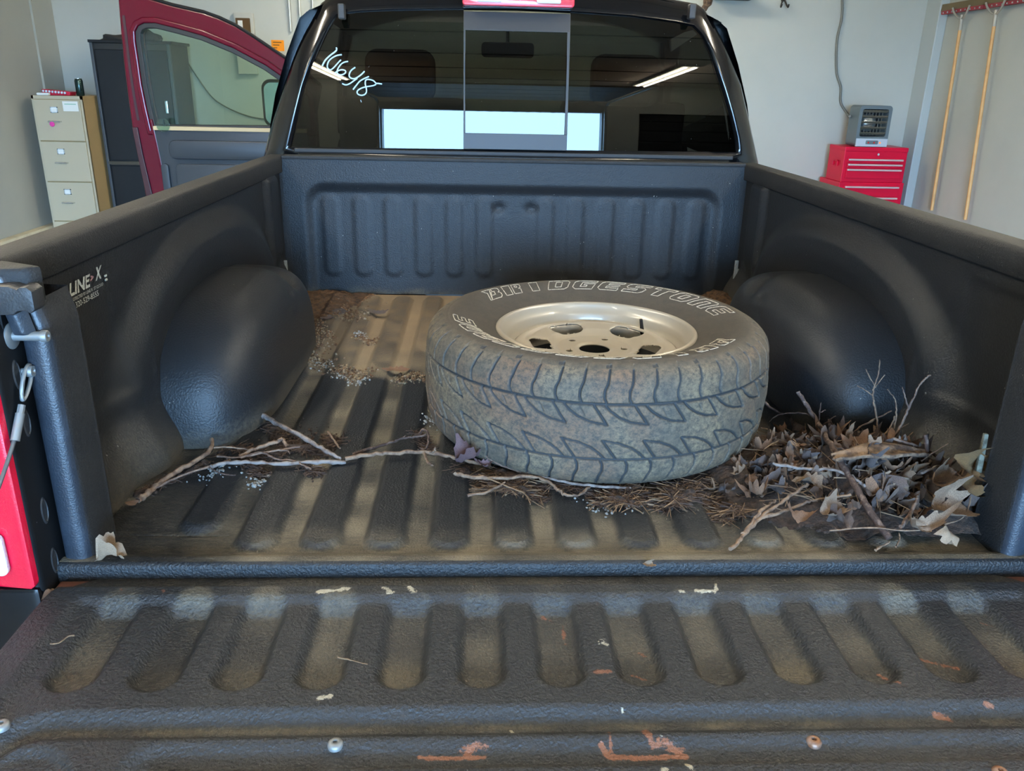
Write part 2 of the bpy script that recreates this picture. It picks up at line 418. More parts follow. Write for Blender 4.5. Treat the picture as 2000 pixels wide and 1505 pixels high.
# --- ribbed bed floor
def floor_z(X, Y):
    k = np.floor((X-SHIFT)/PITCHR); cx = SHIFT+(k+.5)*PITCHR
    inside = (k >= -6) & (k <= 5)
    y0 = np.where(k == -6, .115, .05); y1 = 1.875
    q = np.maximum(np.maximum(y0+.034-Y, Y-(y1-.034)), 0)
    d = np.sqrt((X-cx)**2+q*q)
    m = np.where(inside, 1-sstep(.024, .045, d), 0)
    z = -.013+.013*m+.0026*(vnoise(X, Y, .13, 3)-.5)
    lip = 1-sstep(.012, .05, Y)
    z = z*(1-lip)
    z -= .0022*np.exp(-((Y-.021)/.0016)**2)*(X > -.55)
    z -= .002*np.exp(-((Y-.105)/.0018)**2)*(X < -.60)
    z -= .0016*np.exp(-((X+.598-.05*0)/.0016)**2)*(Y < .24)
    return z, m
xs = np.linspace(-.862, .862, 600); ys = np.concatenate((np.linspace(-.001, .12, 60), np.linspace(.125, 1.93, 270)))
X, Y = np.meshgrid(xs, ys, indexing='ij'); Z, M_ = floor_z(X, Y)
far = sstep(.80, .98, Y+.10*(vnoise(X, Y, .10, 5)-.5)+.04*(vnoise(X, Y, .035, 6)-.5)-.12*sstep(.3, .7, -X))
dirt = .66*(1-M_)*(.50+.65*vnoise(X, Y, .07, 8))*(1-.55*sstep(.58, .70, -X)*(Y < .45))
dirt = np.maximum(dirt, far*(.98-.40*M_*(.5+vnoise(X, Y, .05, 9))))
dirt = np.maximum(dirt, (1-sstep(.06, .16, Y))*.5*(.5+.7*vnoise(X, Y, .06, 12))*(X > -.55))
dirt = np.maximum(dirt, sstep(.72, .83, np.abs(X))*.8*vnoise(X, Y, .09, 14))
lipy = [(0, 0)]+[(-.010*math.sin(t), -.010*(1-math.cos(t))) for t in np.linspace(.2, math.pi/2, 6)]+[(-.011, -.03), (-.011, -.07)]
PL = np.stack([np.stack((xs, np.full_like(xs, a), np.full_like(xs, b)), -1) for a, b in lipy[:0:-1]], 1)
P = np.concatenate((PL, np.stack((X, Y, Z), -1)), 1)
Dm = np.concatenate((np.full(PL.shape[:2], .12), dirt), 1)
grid('bed_floor', P, 'liner_floor', T, np.stack((Dm, Dm*0, Dm*0), -1))

# --- bed sides with the fender arch pressed into them
def side_x(Yg, Zg):
    base = .838+.047*sstep(0, .13, Zg)
    r = (np.abs((Yg-1.02)/.72)**2.4+np.abs(np.maximum(Zg, 0)/.43)**2.4)**(1/2.4)
    d = .034*(1-sstep(.86, 1.03, r))-.016*(1-sstep(.60, .80, r))
    d = d+.022*sstep(1.66, 1.70, Yg)*(1-sstep(1.80, 1.84, Yg))*sstep(.10, .20, Zg)*(1-sstep(.44, .47, Zg))
    d = d+.006*np.exp(-(((Yg-.50)/.016)**2))*(1-sstep(.10, .3, Zg))
    rr = np.maximum(np.abs(Yg-.26)/.15, np.abs(Zg-.29)/.125); d = d-.0045*(1-sstep(.92, 1.10, rr))   # pressed pocket behind the arch
    return base-d
def side(sgn):
    y = np.linspace(.06, 1.935, 240); z = np.linspace(-.012, .50, 90)
    Yg, Zg = np.meshgrid(y, z, indexing='ij')
    Xg = sgn*side_x(Yg, Zg)
    dm = (1-sstep(.0, .16, Zg+.06*vnoise(Yg, Zg, .1, 21)))*.5+.10*vnoise(Yg, Zg, .12, 22)
    dm = np.maximum(dm, .55*(1-sstep(0, .03, Zg)))
    grid('bed_side', np.stack((Xg, Yg, Zg), -1), 'liner_side', T, np.stack((dm, dm*0, dm*0), -1))
    # wheel well
    th = np.linspace(0, math.pi, 90); ph = np.linspace(0, math.pi/2, 60)
    A, B = np.meshgrid(th, ph, indexing='ij'); n = 4.2
    kx = np.sin(B)**(2/n); kk = np.maximum(np.cos(B), 0)**(2/n); m = 2.9
    ca, sa = np.cos(A), np.sin(A)
    Yw = .94+.46*kk*np.sign(ca)*np.abs(ca)**(2/m); Zw = -.012+.292*kk*np.abs(sa)**(2/m); Xw = .862-.222*kx
    Xw += .012*(1-sstep(.0, .30, Zw))*-1*0
    # the pressed dents near its front shoulder
    for cy, cz, ry, rz, dp in ((1.13, .24, .045, .030, .024), (1.02, .225, .030, .016, .009), (.98, .185, .022, .014, .006)):
        g = np.exp(-((Yw-cy)/ry)**2-((Zw-cz)/rz)**2); Xw += dp*g*.6; Zw -= dp*g*.9
    dw = (1-sstep(.0, .10, Zw+.03*vnoise(Yw, Zw, .05, 23)))*.6+.06*vnoise(Yw, Zw, .1, 24)
    grid('wheel_well', np.stack((sgn*Xw, Yw, Zw), -1), 'liner_side', T, np.stack((dw, dw*0, dw*0), -1))
    # rail along the top, its lower lip hanging over the side
    prof = [(.905, .452), (.876, .452), (.872, .456), (.8715, .50), (.874, .508), (.880, .511), (.925, .5125), (.936, .509), (.940, .498), (.9405, .44)]
    yy = np.linspace(.035, 1.985, 40)
    Pr = np.array([[(sgn*a, t, b) for t in yy] for a, b in prof])
    grid('bed_rail', Pr, 'liner_rail', T); autosmooth(bpy.data.objects[T.children[-1].name], 40)
    MB().box(*sorted((sgn*.86, sgn*.934)), 1.93, 1.985, -.02, .452).build('bed_corner', 'liner_rail', T)
    # outer bedside panel
    prof = [(.940, .50), (.965, .47), (.99, .38), (1.0, .25), (1.005, .05), (.995, -.12), (.985, -.28), (.965, -.36)]
    yy = np.linspace(-.03, 2.0, 12)
    grid('bedside_panel', np.array([[(sgn*a, t, b) for t in yy] for a, b in prof]), 'black_paint', T)
for s in (-1, 1): side(s)

# --- headboard with its pressed ribs
x = np.linspace(-.874, .874, 340); z = np.linspace(-.012, .512, 130)
Xg, Zg = np.meshgrid(x, z, indexing='ij')
def rrect(X, Z, x0, x1, z0, z1, r):
    qx = np.maximum(np.abs(X-(x0+x1)/2)-(x1-x0)/2+r, 0); qz = np.maximum(np.abs(Z-(z0+z1)/2)-(z1-z0)/2+r, 0)
    ins = np.minimum(np.maximum(np.abs(X-(x0+x1)/2)-(x1-x0)/2+r, np.abs(Z-(z0+z1)/2)-(z1-z0)/2+r), 0)
    return np.sqrt(qx*qx+qz*qz)+ins-r
d = rrect(Xg, Zg, -.81, .81, -.1, .425, .09)
Yg = 1.930+.015*(1-sstep(-.050, -.002, d))
for k in range(13):
    c = (k-6)*.1175
    if k == 6: continue
    Yg -= .0034*(1-sstep(-.016, .010, rrect(Xg, Zg, c-.034, c+.034, .06, .37, .03)))
for c in (-.062, .062): Yg += .007*np.exp(-((Xg-c)/.022)**2-((Zg-.33)/.018)**2)
Yg += .0016*(vnoise(Xg, Zg, .2, 31)-.5)
dm = .10*vnoise(Xg, Zg, .1, 32)+.5*(1-sstep(0, .05, Zg+.03*vnoise(Xg, Zg, .06, 33)))
hb = grid('headboard', np.stack((Xg, Yg, Zg), -1), 'liner_side', T, np.stack((dm, dm*0, dm*0), -1), flip=True)
MB().box(-.874, .874, 1.925, 1.985, .500, .5135).build('headboard_cap', 'liner_rail', T, bevel=.004)
MB().box(-.874, .874, 1.953, 1.985, -.05, .500).build('headboard_back', 'black_paint', T)

# --- tie-down cleats in the front corners, a steel strip on the right rear post
for s, px in ((-1, 562), (1, 1433)):
    p = at(px, 566, 1, 1.90); b = at(px, 508, 1, 1.90); x0 = p[0]
    m = MB().box(x0-.008, x0+.006, 1.895, 1.905, .0, b[2])
    for z in (.045, .105): m.box(*sorted((x0, x0-s*-.030)), 1.893, 1.908, z-.011, z+.011)
    m.build('tie_down_cleat', 'cleat_metal', T, bevel=.003)
p, q = at(1912, 925, 1, .12), at(1928, 848, 1, .12)
MB().add([(p[0]-.006, .12, p[2]), (p[0]+.006, .12, p[2]), (q[0]+.004, .12, q[2]), (q[0]-.004, .12, q[2]), (p[0]-.006, .128, p[2]), (p[0]+.006, .128, p[2]), (q[0]+.004, .128, q[2]), (q[0]-.004, .128, q[2])],
         [(0, 1, 2, 3), (4, 7, 6, 5), (0, 4, 5, 1), (1, 5, 6, 2), (2, 6, 7, 3), (3, 7, 4, 0)]).build('post_strip', 'strip_wood', T, bevel=.002)

# --- tailgate posts: matt inner face, painted rounded edge, recessed jamb
def post(s):
    inner = [(.885, .118), (.812, .110), (.805, .100), (.804, .032), (.806, .018)]
    edge = [(.806, .018), (.811, .010), (.823, .006), (.840, .009), (.849, .015), (.853, .024)]
    jamb = [(.853, .024), (.8535, .0), (.854, -.048), (.858, -.056), (.868, -.058), (1.0, -.040), (1.0, -.01)]
    zz = np.linspace(-.06, .455, 40)
    def lean(z): return .010*sstep(.40, .455, z)          # flares into the rail
    for nm, pr, m in (('post_face', inner, 'liner_rail'), ('post_edge', edge, 'jamb_paint'), ('jamb', jamb, 'jamb_black')):
        if nm != 'jamb': pr2 = smooth_path([(a, b, 0) for a, b in pr], 4)
        else: pr2 = [Vector((a, b, 0)) for a, b in pr]
        P = np.array([[(s*(p.x+lean(z)), p.y, z) for z in zz] for p in pr2])
        if nm == 'jamb':
            P[:4, :, 1] += 0
        grid(nm, P, m, T, marks=np.zeros(P.shape[:2]+(3,)))
    # cap joining the post to the rail
    m = MB().prism([(.80, .015), (.812, -.004), (.85, -.012), (.940, -.012), (.94, .05), (.872, .05)], .452, .508, 'xy')
    m.v = [(s*a, b, c) for a, b, c in m.v]; m.build('rail_cap', 'liner_rail', T, bevel=.008, smooth=50)
    m = MB().prism([(.815, -.002), (.83, -.016), (.846, -.014), (.846, .0)], .405, .498, 'xy')
    m.v = [(s*(a+.02*((c-.405)/.093)), b, c) for a, b, c in m.v]; m.build('rail_gusset', 'jamb_paint', T, bevel=.004, smooth=50)
    # flap behind the jamb
    MB().box(*sorted((s*.855, s*.985)), -.02, .02, -.36, .47).build('jamb_back', 'jamb_black', T)
for s in (-1, 1): post(s)
def tail_lamp(s):
    pl = [(.858, .385), (.868, .392), (.99, .392), (1.0, .38), (1.0, -.004), (.99, -.010), (.866, -.010), (.859, -.003)]
    m = MB().prism(pl, -.070, -.030); m.v = [(s*a, b+(.02 if b < -.06 and a > .98 else 0), c) for a, b, c in m.v]
    l = m.build('tail_lamp', 'lamp_red', T, bevel=.006, smooth=40)
    for z in (.02,):
        w_ = MB().prism(rpoly(.893, .985, z, z+.075, .012), -.0745, -.066); w_.v = [(s*a, b, c) for a, b, c in w_.v]
        tag(w_.build('reverse_lens', 'lamp_white', l, bevel=.002, smooth=40), 'clear reversing lens')
    m = MB().prism([(.857, -.010), (.857, -.20), (.90, -.26), (1.0, -.26), (1.0, -.010)], -.066, -.0)
    m.v = [(s*a, b, c) for a, b, c in m.v]; m.build('lower_corner', 'black_paint', T, bevel=.012, smooth=40)
for s in (-1, 1): tail_lamp(s)
MB().box(-1.0, 1.0, -.17, -.02, -.42, -.27).build('rear_bumper', 'bumper_chrome', T, bevel=.02, smooth=50)

# --- fittings on the jambs
def fittings(s):
    X0 = s*.856; d = -s
    c = (X0, -.004, .402)
    m = MB().lathe([(0, 0), (.019, 0), (.0205, .001), (.0205, .003), (.018, .005), (0, .005)], c, 24, 'x')
    m.lathe([(.0075, .004), (.0075, .046), (.0095, .047), (.0095, .054), (.008, .056), (.004, .056), (.003, .053), (0, .053)], c, 18, 'x')
    if s > 0: m.v = [(2*X0-a, b, cc) for a, b, cc in m.v]
    m.build('striker_bolt', 'zinc', T, smooth=40)
    m = MB().prism([(0, .445), (.006, .4435), (.03, .4435), (.036, .450), (.050, .450), (.054, .446), (.062, .452), (.062, .480), (.055, .486), (.045, .486), (.041, .482), (.030, .487), (.004, .487), (0, .484)], -.038, -.004)
    m.v = [(X0+d*a, b, cc) for a, b, cc in m.v]; m.build('rubber_bumper', 'black_plastic', T, bevel=.0025, smooth=50)
    for z in (.342, .262, .105, .010):      # raised access plugs on the jamb
        m = MB().lathe([(0, 0), (.015, 0), (.015, .002), (.012, .004), (.011, .0025), (0, .0025)], (X0, -.012, z), 20, 'x')
        m.v = [(a if s < 0 else 2*X0-a, -.012+(b+.012)*.7, z+(cc-z)*1.7) for a, b, cc in m.v]
        m.build('jamb_plug', 'black_plastic', T, smooth=40)
for s in (-1, 1): fittings(s)
def cable(s, pts, end):
    P = [Vector((s*abs(p[0]), p[1], p[2])) for p in pts]
    X0 = s*.852
    eye = P[0]
    c = MB().tube(smooth_path(P[2:], 5), .0033, 8).build('support_cable', 'cable_steel', T, smooth=60)
    bolt = MB().lathe([(0, .014), (.003, .014), (.0045, .017), (.0085, .017), (.0095, .013), (.0095, .008), (.005, .007), (.005, -.004)], (X0, eye.y, eye.z), 18, 'x')
    if s > 0: bolt.v = [(2*X0-a, b, cc) for a, b, cc in bolt.v]
    bolt.build('anchor_bolt', 'zinc', c, smooth=40)
    # looped eye: an elongated ring around the bolt
    dr = (P[1]-P[0]).normalized(); sd = dr.cross(Vector((1, 0, 0))).normalized(); L_ = (P[1]-P[0]).length
    ring = []
    for k in range(25):
        t = 2*math.pi*k/24; a = math.cos(t); b = math.sin(t)
        wd = .0125*(1-.38*(a*.5+.5))
        ring.append(P[0]+dr*((a*.5+.5)*(L_*.86+.010)-.010)+sd*b*wd+Vector((0, 0, 0)))
    MB().tube(ring, .0032, 6, caps=False).build('cable_eye', 'zinc', c, smooth=60)
    MB().tube([P[1], P[1].lerp(P[2], .35)], .0055, 8).tube([P[1].lerp(P[2], .3), P[2], P[2]+(P[2]-P[1])*.25], .0068, 12).build('crimp_sleeve', 'zinc', c, smooth=40)
cable(-1, [(.843, .002, .343), (.845, -.030, .299), (.847, -.055, .262), (.853, -.110, .205), (.862, -.25, .09), (.866, -.40, -.01)], None)

# --- tailgate, lowered
G = .852
xs = np.linspace(-1, 1, 640); ys = np.linspace(-.010, -.585, 250)
U, Y = np.meshgrid(xs, ys, indexing='ij')
hw = G-.075*(1-np.sqrt(np.clip(1-(np.clip((Y+.085)/.075, 0, 1))**2, 0, 1)))
aU = np.abs(U); X = np.sign(U)*np.where(aU < .88, aU*G, .88*G+(aU-.88)/.12*(hw-.88*G))
Z = np.full_like(X, -.028)
Z += .012*sstep(-.036, -.052, Y)                         # step up after the flat brown strip
Z -= .010*sstep(-.072, -.094, Y)*(1-sstep(.77, .80, np.abs(X)))   # sloping band
k = np.round((X-SHIFT)/PITCHR); cx = SHIFT+k*PITCHR
q = np.maximum(np.maximum(-.250-Y, Y+.095), 0)
dd = np.sqrt((X-cx)**2+np.where(Y < -.2, q*q, (q*.6)**2))
groove = (1-sstep(.022, .042, dd))*(np.abs(k) <= 6)
Z -= .0165*groove*sstep(-.082, -.108, Y)
# long valley, then the access panel with its pressed beads
bx = rrect(X, Y, -.80, .90, -.80, -.318, .10)
Z -= .015*(1-sstep(-.030, -.002, bx)); Z += .008*(1-sstep(-.055, -.040, bx))
b2 = rrect(X, Y, -.60, .74, -.72, -.372, .05)
Z -= .009*(1-sstep(-.026, -.002, b2)); Z += .0045*(1-sstep(-.052, -.040, b2)); Z -= .006*(1-sstep(-.085, -.066, b2))
b3 = rrect(X, Y, -.78, -.635, -.62, -.375, .07)
Z -= .008*(1-sstep(-.022, -.002, b3))
edge = sstep(.0, .010, hw-np.abs(X)); Z -= .034*(1-edge)
Z -= .030*sstep(-.566, -.585, Y)
dirt = .05*vnoise(X, Y, .08, 41)+.46*groove*(.35+.9*vnoise(X, Y, .06, 42))
dirt += .30*(1-sstep(-.052, -.036, Y)*0-sstep(-.036, -.05, Y))*(.6+.6*vnoise(X, Y, .05, 43))
dirt += .40*np.exp(-((bx+.034)/.010)**2)*(.4+vnoise(X, Y, .05, 44))+.3*np.exp(-((b2+.046)/.006)**2)
def seg_mask(X, Y, px, w):
    """distance mask along a pixel polyline laid on the tailgate"""
    P = [at(a, b, 2, -.026)[:2] for a, b in px]; best = np.full(X.shape, 9.0)
    for (ax, ay), (bx_, by) in zip(P, P[1:] or P):
        vx, vy = bx_-ax, by-ay; L2 = vx*vx+vy*vy+1e-12
        t = np.clip(((X-ax)*vx+(Y-ay)*vy)/L2, 0, 1); best = np.minimum(best, np.hypot(X-ax-t*vx, Y-ay-t*vy))
    return 1-sstep(0, w, best)
rust = np.zeros_like(X); chip = np.zeros_like(X)
for px, w_, a in (([(820, 1460), (900, 1462), (945, 1460)], .009, .9), ([(905, 1450), (950, 1440)], .016, .62), ([(1175, 1440), (1190, 1458), (1250, 1462), (1340, 1458)], .010, .95), ([(1190, 1415), (1195, 1450)], .006, .8),
                  ([(1260, 1412), (1275, 1440), (1310, 1440)], .012, .78), ([(1290, 1435), (1330, 1450)], .018, .7), ([(1160, 1312), (1190, 1310)], .009, .75), ([(1250, 1258), (1258, 1262)], .009, .7), ([(1236, 1300), (1262, 1310)], .008, .72),
                  ([(1060, 1190), (1078, 1195)], .010, .62), ([(1795, 1270), (1830, 1278), (1875, 1288)], .009, .72), ([(1750, 1330), (1765, 1338)], .010, .66), ([(1830, 1383), (1855, 1388)], .010, .8), ([(1925, 1370), (1940, 1372)], .009, .7), ([(1720, 1300), (1735, 1308)], .008, .7),
                  ([(1920, 1200), (1940, 1206)], .008, .6), ([(925, 1140), (925, 1142)], .006, .8), ([(1855, 1388), (1862, 1390)], .008, .7), ([(320, 1162), (322, 1165)], .006, .8), ([(238, 1160), (240, 1163)], .006, .7), ([(1100, 1205), (1105, 1240)], .008, .6)):
    rust = np.maximum(rust, a*seg_mask(X, Y, px, w_))
for px, w_, a in (([(620, 1166), (680, 1160)], .012, .95), ([(752, 1158), (764, 1166)], .012, .95), ([(795, 1156), (808, 1162)], .014, .95), ([(1360, 1162), (1395, 1164)], .010, .95), ([(1395, 1145), (1398, 1160)], .007, .85), ([(1328, 1163), (1334, 1164)], .007, .95),
                  ([(622, 1364), (645, 1358)], .010, .95), ([(1170, 1245), (1185, 1262)], .022, .55), ([(950, 1240), (960, 1310)], .016, .40), ([(1345, 1480), (1350, 1484)], .010, .8), ([(1300, 1490), (1306, 1505)], .012, .85), ([(1000, 1410), (1003, 1412)], .006, .8), ([(1215, 1378), (1217, 1382)], .006, .8), ([(1290, 1425), (1292, 1428)], .006, .6)):
    chip = np.maximum(chip, a*seg_mask(X, Y, px, w_))
TG = grid('tailgate', np.stack((X, Y, Z), -1), 'liner_gate', T, np.stack((dirt, rust, chip), -1), flip=True)
ol = [(G-.075*(1-math.sqrt(max(0, 1-min(1, max(0, (y+.085)/.075))**2))), y) for y in np.linspace(-.010, -.585, 40)]
rim = [(a, b) for a, b in ol]+[(-a, b) for a, b in ol[::-1]]
MB().prism(rim, -.105, -.062, 'xy').build('tailgate_skin', 'black_paint', TG, bevel=None)
def gate_z(x, y):
    i = np.argmin((X-x)**2+(Y-y)**2); return Z.reshape(-1)[i]
for (px, py), mm in (((5, 1425), 'zinc'), ((655, 1451), 'zinc'), ((1590, 1443), 'zinc_rust'), ((1955, 1503), 'zinc_rust')):
    p = at(px, py, 2, -.034); z = gate_z(p[0], p[1])
    MB().lathe([(.0001, .0012), (.0028, .0012), (.0033, .0040), (.0060, .0044), (.0092, .0028), (.0105, .0003), (.0105, -.004)], (p[0], p[1], z), 20).build('panel_screw', mm, TG, smooth=50)
for s in (-1, 1):
    MB().box(*sorted((s*.79, s*.85)), -.055, -.012, -.055, -.030).build('gate_hinge', 'rust_steel', T, bevel=.004)

# --- dealer decal on the left bed side (raised print)
def decal(txt, y0, z0, h, length, m, bold=0.0):
    v, f = text_mesh(txt, 1.0, bold)
    x0, x1 = v[:, 0].min(), v[:, 0].max(); h0 = .73
    xs_ = (v[:, 0]-x0)/(x1-x0)*length; zs_ = v[:, 1]/h0*h
    P = [(.0007-float(side_x(np.array(y0+a), np.array(z0+b))), y0+a, z0+b) for a, b in zip(xs_, zs_)]
    o = obj('decal_lettering', P, f, m, T); return o
decal('LINE', .258, .397, .025, .083, 'decal_white', .03); decal('X', .366, .402, .026, .026, 'decal_white', .035)
decal('>', .345, .404, .014, .014, 'decal_red', .05)
decal('PROTECTED BY LINE-X  ST CLOUD', .258, .386, .006, .138, 'decal_white')
decal('320-529-8555', .274, .3715, .011, .096, 'decal_white', .0)
for z in (.3935, .4015): MB().box(-.8855, -.8838, .398, .407, z, z+.004).build('decal_dash', 'decal_white', T)

# ================================================================== cab
def glass_y(x, z): return 2.085+.030*(z-.5)+.035*(z-.5)**2+.27*(z-.5)**3+.010*(x/.9)**2
def on_glass(px, py):
    y = 2.09
    for _ in range(4):
        p = at(px, py, 1, y); y = glass_y(p[0], p[2])
    return p
win_px = [(568, 287), (583, 225), (597, 165), (612, 122), (625, 92), (640, 60), (660, 30), (700, 24), (775, 21), (905, 19), (1010, 20), (1116, 25), (1230, 33), (1320, 45), (1352, 52), (1370, 70), (1386, 102), (1398, 140), (1410, 177), (1424, 225), (1435, 270), (1437, 297)]
win = [on_glass(*p) for p in win_px]
bot = [on_glass(x_, 297+(287-297)*(1437-x_)/869) for x_ in (1300, 1113, 1000, 905, 750)]
loop = win+bot
out_px = [(512, 306), (529, 235), (545, 185), (557, 150), (575, 100), (590, 66), (604, 40), (622, 4)]
top_z = 1.115
outL = [at(x_, y_, 1, 2.17) for x_, y_ in out_px]
outR = [at(x_, y_, 1, 2.17) for x_, y_ in [(1383, 15), (1392, 30), (1412, 66), (1428, 102), (1440, 133), (1452, 165), (1470, 246), (1485, 320)]]
top = [np.array((a, 2.17, top_z-.035*(abs(a)/.75)**3)) for a in (-.70, -.58, -.40, -.2, 0, .2, .40, .58, .70)]
botm = [np.array((a, 2.17, .30)) for a in (.99, .6, .3, 0, -.3, -.6, -.99)]
outer = outL+top+outR+botm
def resample(P, n, breaks):
    """resample a closed loop piecewise so that matched corners stay matched"""
    out = []
    P = [np.array(p) for p in P]
    for (i0, i1), c in zip(breaks, n):
        idx = list(range(i0, i1+1)); Q = [P[i % len(P)] for i in idx]
        L = np.concatenate(([0], np.cumsum([np.linalg.norm(b-a) for a, b in zip(Q, Q[1:])])))
        for t in np.linspace(0, L[-1], c, endpoint=False):
            k = min(np.searchsorted(L, t, 'right')-1, len(Q)-2); u = (t-L[k])/(L[k+1]-L[k]+1e-9); out.append(Q[k]*(1-u)+Q[k+1]*u)
    return np.array(out)
nL, nT, nR, nB = 26, 40, 26, 40
I = resample(loop, (nL, nT, nR, nB), ((0, 6), (6, 14), (14, 21), (21, 27)))
O = resample(outer, (nL, nT, nR, nB), ((0, 7), (7, 17), (17, 24), (24, 32)))
rows = []
for t in np.linspace(0, 1, 14):
    Q = I*(1-t)+O*t
    y = np.array([glass_y(q[0], q[2]) for q in Q])-.012*sstep(0, .10, np.array(t))
    y = y+.11*t**3.2*np.clip(np.abs(Q[:, 0])*1.6-.55, 0.25, 1)
    Q[:, 1] = y; rows.append(Q)
inn = I.copy(); inn[:, 1] += .03
fw1 = rows[-1].copy(); fw1[:, 1] += .08; fw1[:, 0] *= 1.012
P = np.stack([inn]+rows+[fw1], 0)
CAB = grid('cab_back', P, 'black_paint', T, closed_v=True, flip=True); autosmooth(CAB, 50)
# roof, side pillars and the far side of the cab
prof = []
for a in np.linspace(-1, 1, 41):
    x_ = a*.80; prof.append((x_, 1.118-.10*abs(a)**4))
P = np.array([[(x_*(1 if y < 3 else .97), y, z_-(.0 if y < 3 else .03)) for y in (2.19, 2.4, 2.8, 3.1, 3.25)] for x_, z_ in prof])
grid('cab_roof', P, 'black_paint', CAB, flip=True)
for s in (-1, 1):
    rear = [(.985, .45), (.975, .60), (.945, .72), (.89, .87), (.83, 1.0), (.79, 1.03)]
    m = MB()
    m.add([(s*a, 2.22, b) for a, b in rear]+[(s*a, 2.36, b) for a, b in rear]+[(s*(a-.05), 2.36, b) for a, b in rear]+[(s*(a-.05), 2.22, b) for a, b in rear],
          [q for i in range(5) for q in ((i, i+1, 7+i, 6+i), (6+i, 7+i, 13+i, 12+i), (12+i, 13+i, 19+i, 18+i))])
    m.box(*sorted((s*.93, s*1.0)), 2.20, 3.35, -.55, -.35)
    m.box(*sorted((s*.90, s*.985)), 2.22, 2.36, -.4, .46)
    m.build('cab_pillar', 'black_paint', CAB, smooth=50)
    MB().tube([(s*.79, 3.2, 1.05), (s*.86, 3.45, .9), (s*.95, 3.9, .50)], .035, 8).build('windscreen_pillar', 'black_paint', CAB, smooth=50)
m = MB().prism([(2.36, .45), (2.36, -.4), (3.35, -.4), (3.35, .50), (3.9, .5), (3.9, .49), (3.36, .46)], .96, .99, 'yz'); m.build('passenger_door', 'black_paint', CAB)
MB().add([(.955, 2.36, .47), (.955, 3.85, .5), (.86, 3.35, .95), (.80, 2.36, 1.02)], [(0, 1, 2, 3)]).build('side_window', 'tinted_glass', CAB)
MB().add([(-.94, 3.9, .50), (.94, 3.9, .50), (.78, 3.2, 1.06), (-.78, 3.2, 1.06)], [(0, 1, 2, 3)]).build('windscreen', 'windscreen_glass', CAB)
MB().prism([(3.45, .1), (3.9, .1), (3.9, .50), (3.55, .47), (3.45, .38)], -.93, .93, 'yz').build('dashboard', 'seat_cloth', CAB, bevel=.03, smooth=50)
m = MB().prism([(3.9, .50), (5.0, .42), (5.15, .30), (5.2, -.3), (3.9, -.3)], -.9, .9, 'yz'); m.build('bonnet', 'black_paint', CAB, bevel=.05, smooth=50)
MB().box(-.93, .93, 2.16, 3.9, -.42, -.36).build('cab_floor', 'seat_cloth', CAB)
MB().box(-.95, .95, 2.15, 2.20, -.40, .46).build('cab_inner_wall', 'seat_cloth', CAB)
for cx in (-.46, .46):
    s_ = MB().prism([(2.40, .02), (2.95, .06), (2.95, -.10), (2.40, -.12)], cx-.27, cx+.27, 'yz').prism([(2.30, .72), (2.40, .72), (2.52, .02), (2.36, 0)], cx-.26, cx+.26, 'yz').build('seat', 'seat_cloth', T, bevel=.03, smooth=60)
    MB().prism(rpoly(cx-.14, cx+.14, .70, .90, .05), 2.29, 2.39).build('headrest', 'seat_cloth', s_, bevel=.02, smooth=60)
MB().prism(rpoly(-.13, .13, .90, .97, .02), 3.08, 3.12).tube([(0, 3.12, .95), (0, 3.2, 1.04)], .01, 6).build('inner_mirror', 'black_plastic', CAB, bevel=.006)

# --- rear glass: two fixed tinted panes, a sliding one between them
def pane(name, poly, m, parent, off=0.0):
    """fill an outline (x, z) with a fine triangle mesh lying on the glass"""
    bm = bmesh.new(); vs = [bm.verts.new((a, 0, b)) for a, b in poly]; bm.faces.new(vs)
    bmesh.ops.triangulate(bm, faces=bm.faces[:])
    for i in range(4):
        bmesh.ops.subdivide_edges(bm, edges=[e for e in bm.edges if e.calc_length() > .06], cuts=1)
        bmesh.ops.triangulate(bm, faces=[f for f in bm.faces if len(f.verts) > 3])
    for v in bm.verts: v.co.y = glass_y(v.co.x, v.co.z)+off
    me = bpy.data.meshes.new(name); bm.to_mesh(me); bm.free(); me.materials.append(MATS[m]); me.shade_smooth()
    return finish(bpy.data.objects.new(name, me), parent)
sl = [on_glass(905, 20), on_glass(1113, 25), on_glass(1107, 294), on_glass(906, 291)]
SX0 = (sl[0][0]+sl[3][0])/2; SX1 = (sl[1][0]+sl[2][0])/2
lp = [(p[0], p[2]) for p in loop]
zt0, zb0 = sl[0][2]-.002, sl[3][2]-.002
def pane_grid(edge, inner_x, m):
    """edge: outline from the bottom corner up and over to the slider, z rising; a fine grid between it and the slider"""
    ez = np.maximum.accumulate(np.array([e_[1] for e_ in edge])+np.arange(len(edge))*1e-5); ex = np.array([e_[0] for e_ in edge])
    zz = np.concatenate((np.linspace(ez[0], ez[-1]-.03, 60), np.linspace(ez[-1]-.0295, ez[-1], 24)))
    P = np.zeros((len(zz), 80, 3))
    for i, z in enumerate(zz):
        xx = np.linspace(np.interp(z, ez, ex), inner_x, 80); P[i, :, 0] = xx; P[i, :, 2] = z; P[i, :, 1] = glass_y(xx, z)
    return grid('rear_glass', P, m, T)
pane_grid([(q[0], q[1]-.006*(k == 0)) for k, q in enumerate(lp[:9])]+[(SX0, lp[9][1])], SX0, 'tinted_glass')
pane_grid([(q[0], q[1]-.006*(k == 0)) for k, q in enumerate(lp[21:11:-1])]+[(SX1, lp[11][1])], SX1, 'tinted_glass')
ztop, zbot = zt0-.002, lp[24][1]
g0 = on_glass(1000, 61)[2]; g1 = on_glass(1000, 261)[2]
SW = pane('sliding_window', [(SX0+.006, g1), (SX0+.006, g0), (SX1-.010, g0), (SX1-.010, g1)], 'tinted_glass', T, -.004)
yf = glass_y(0, .8)-.010
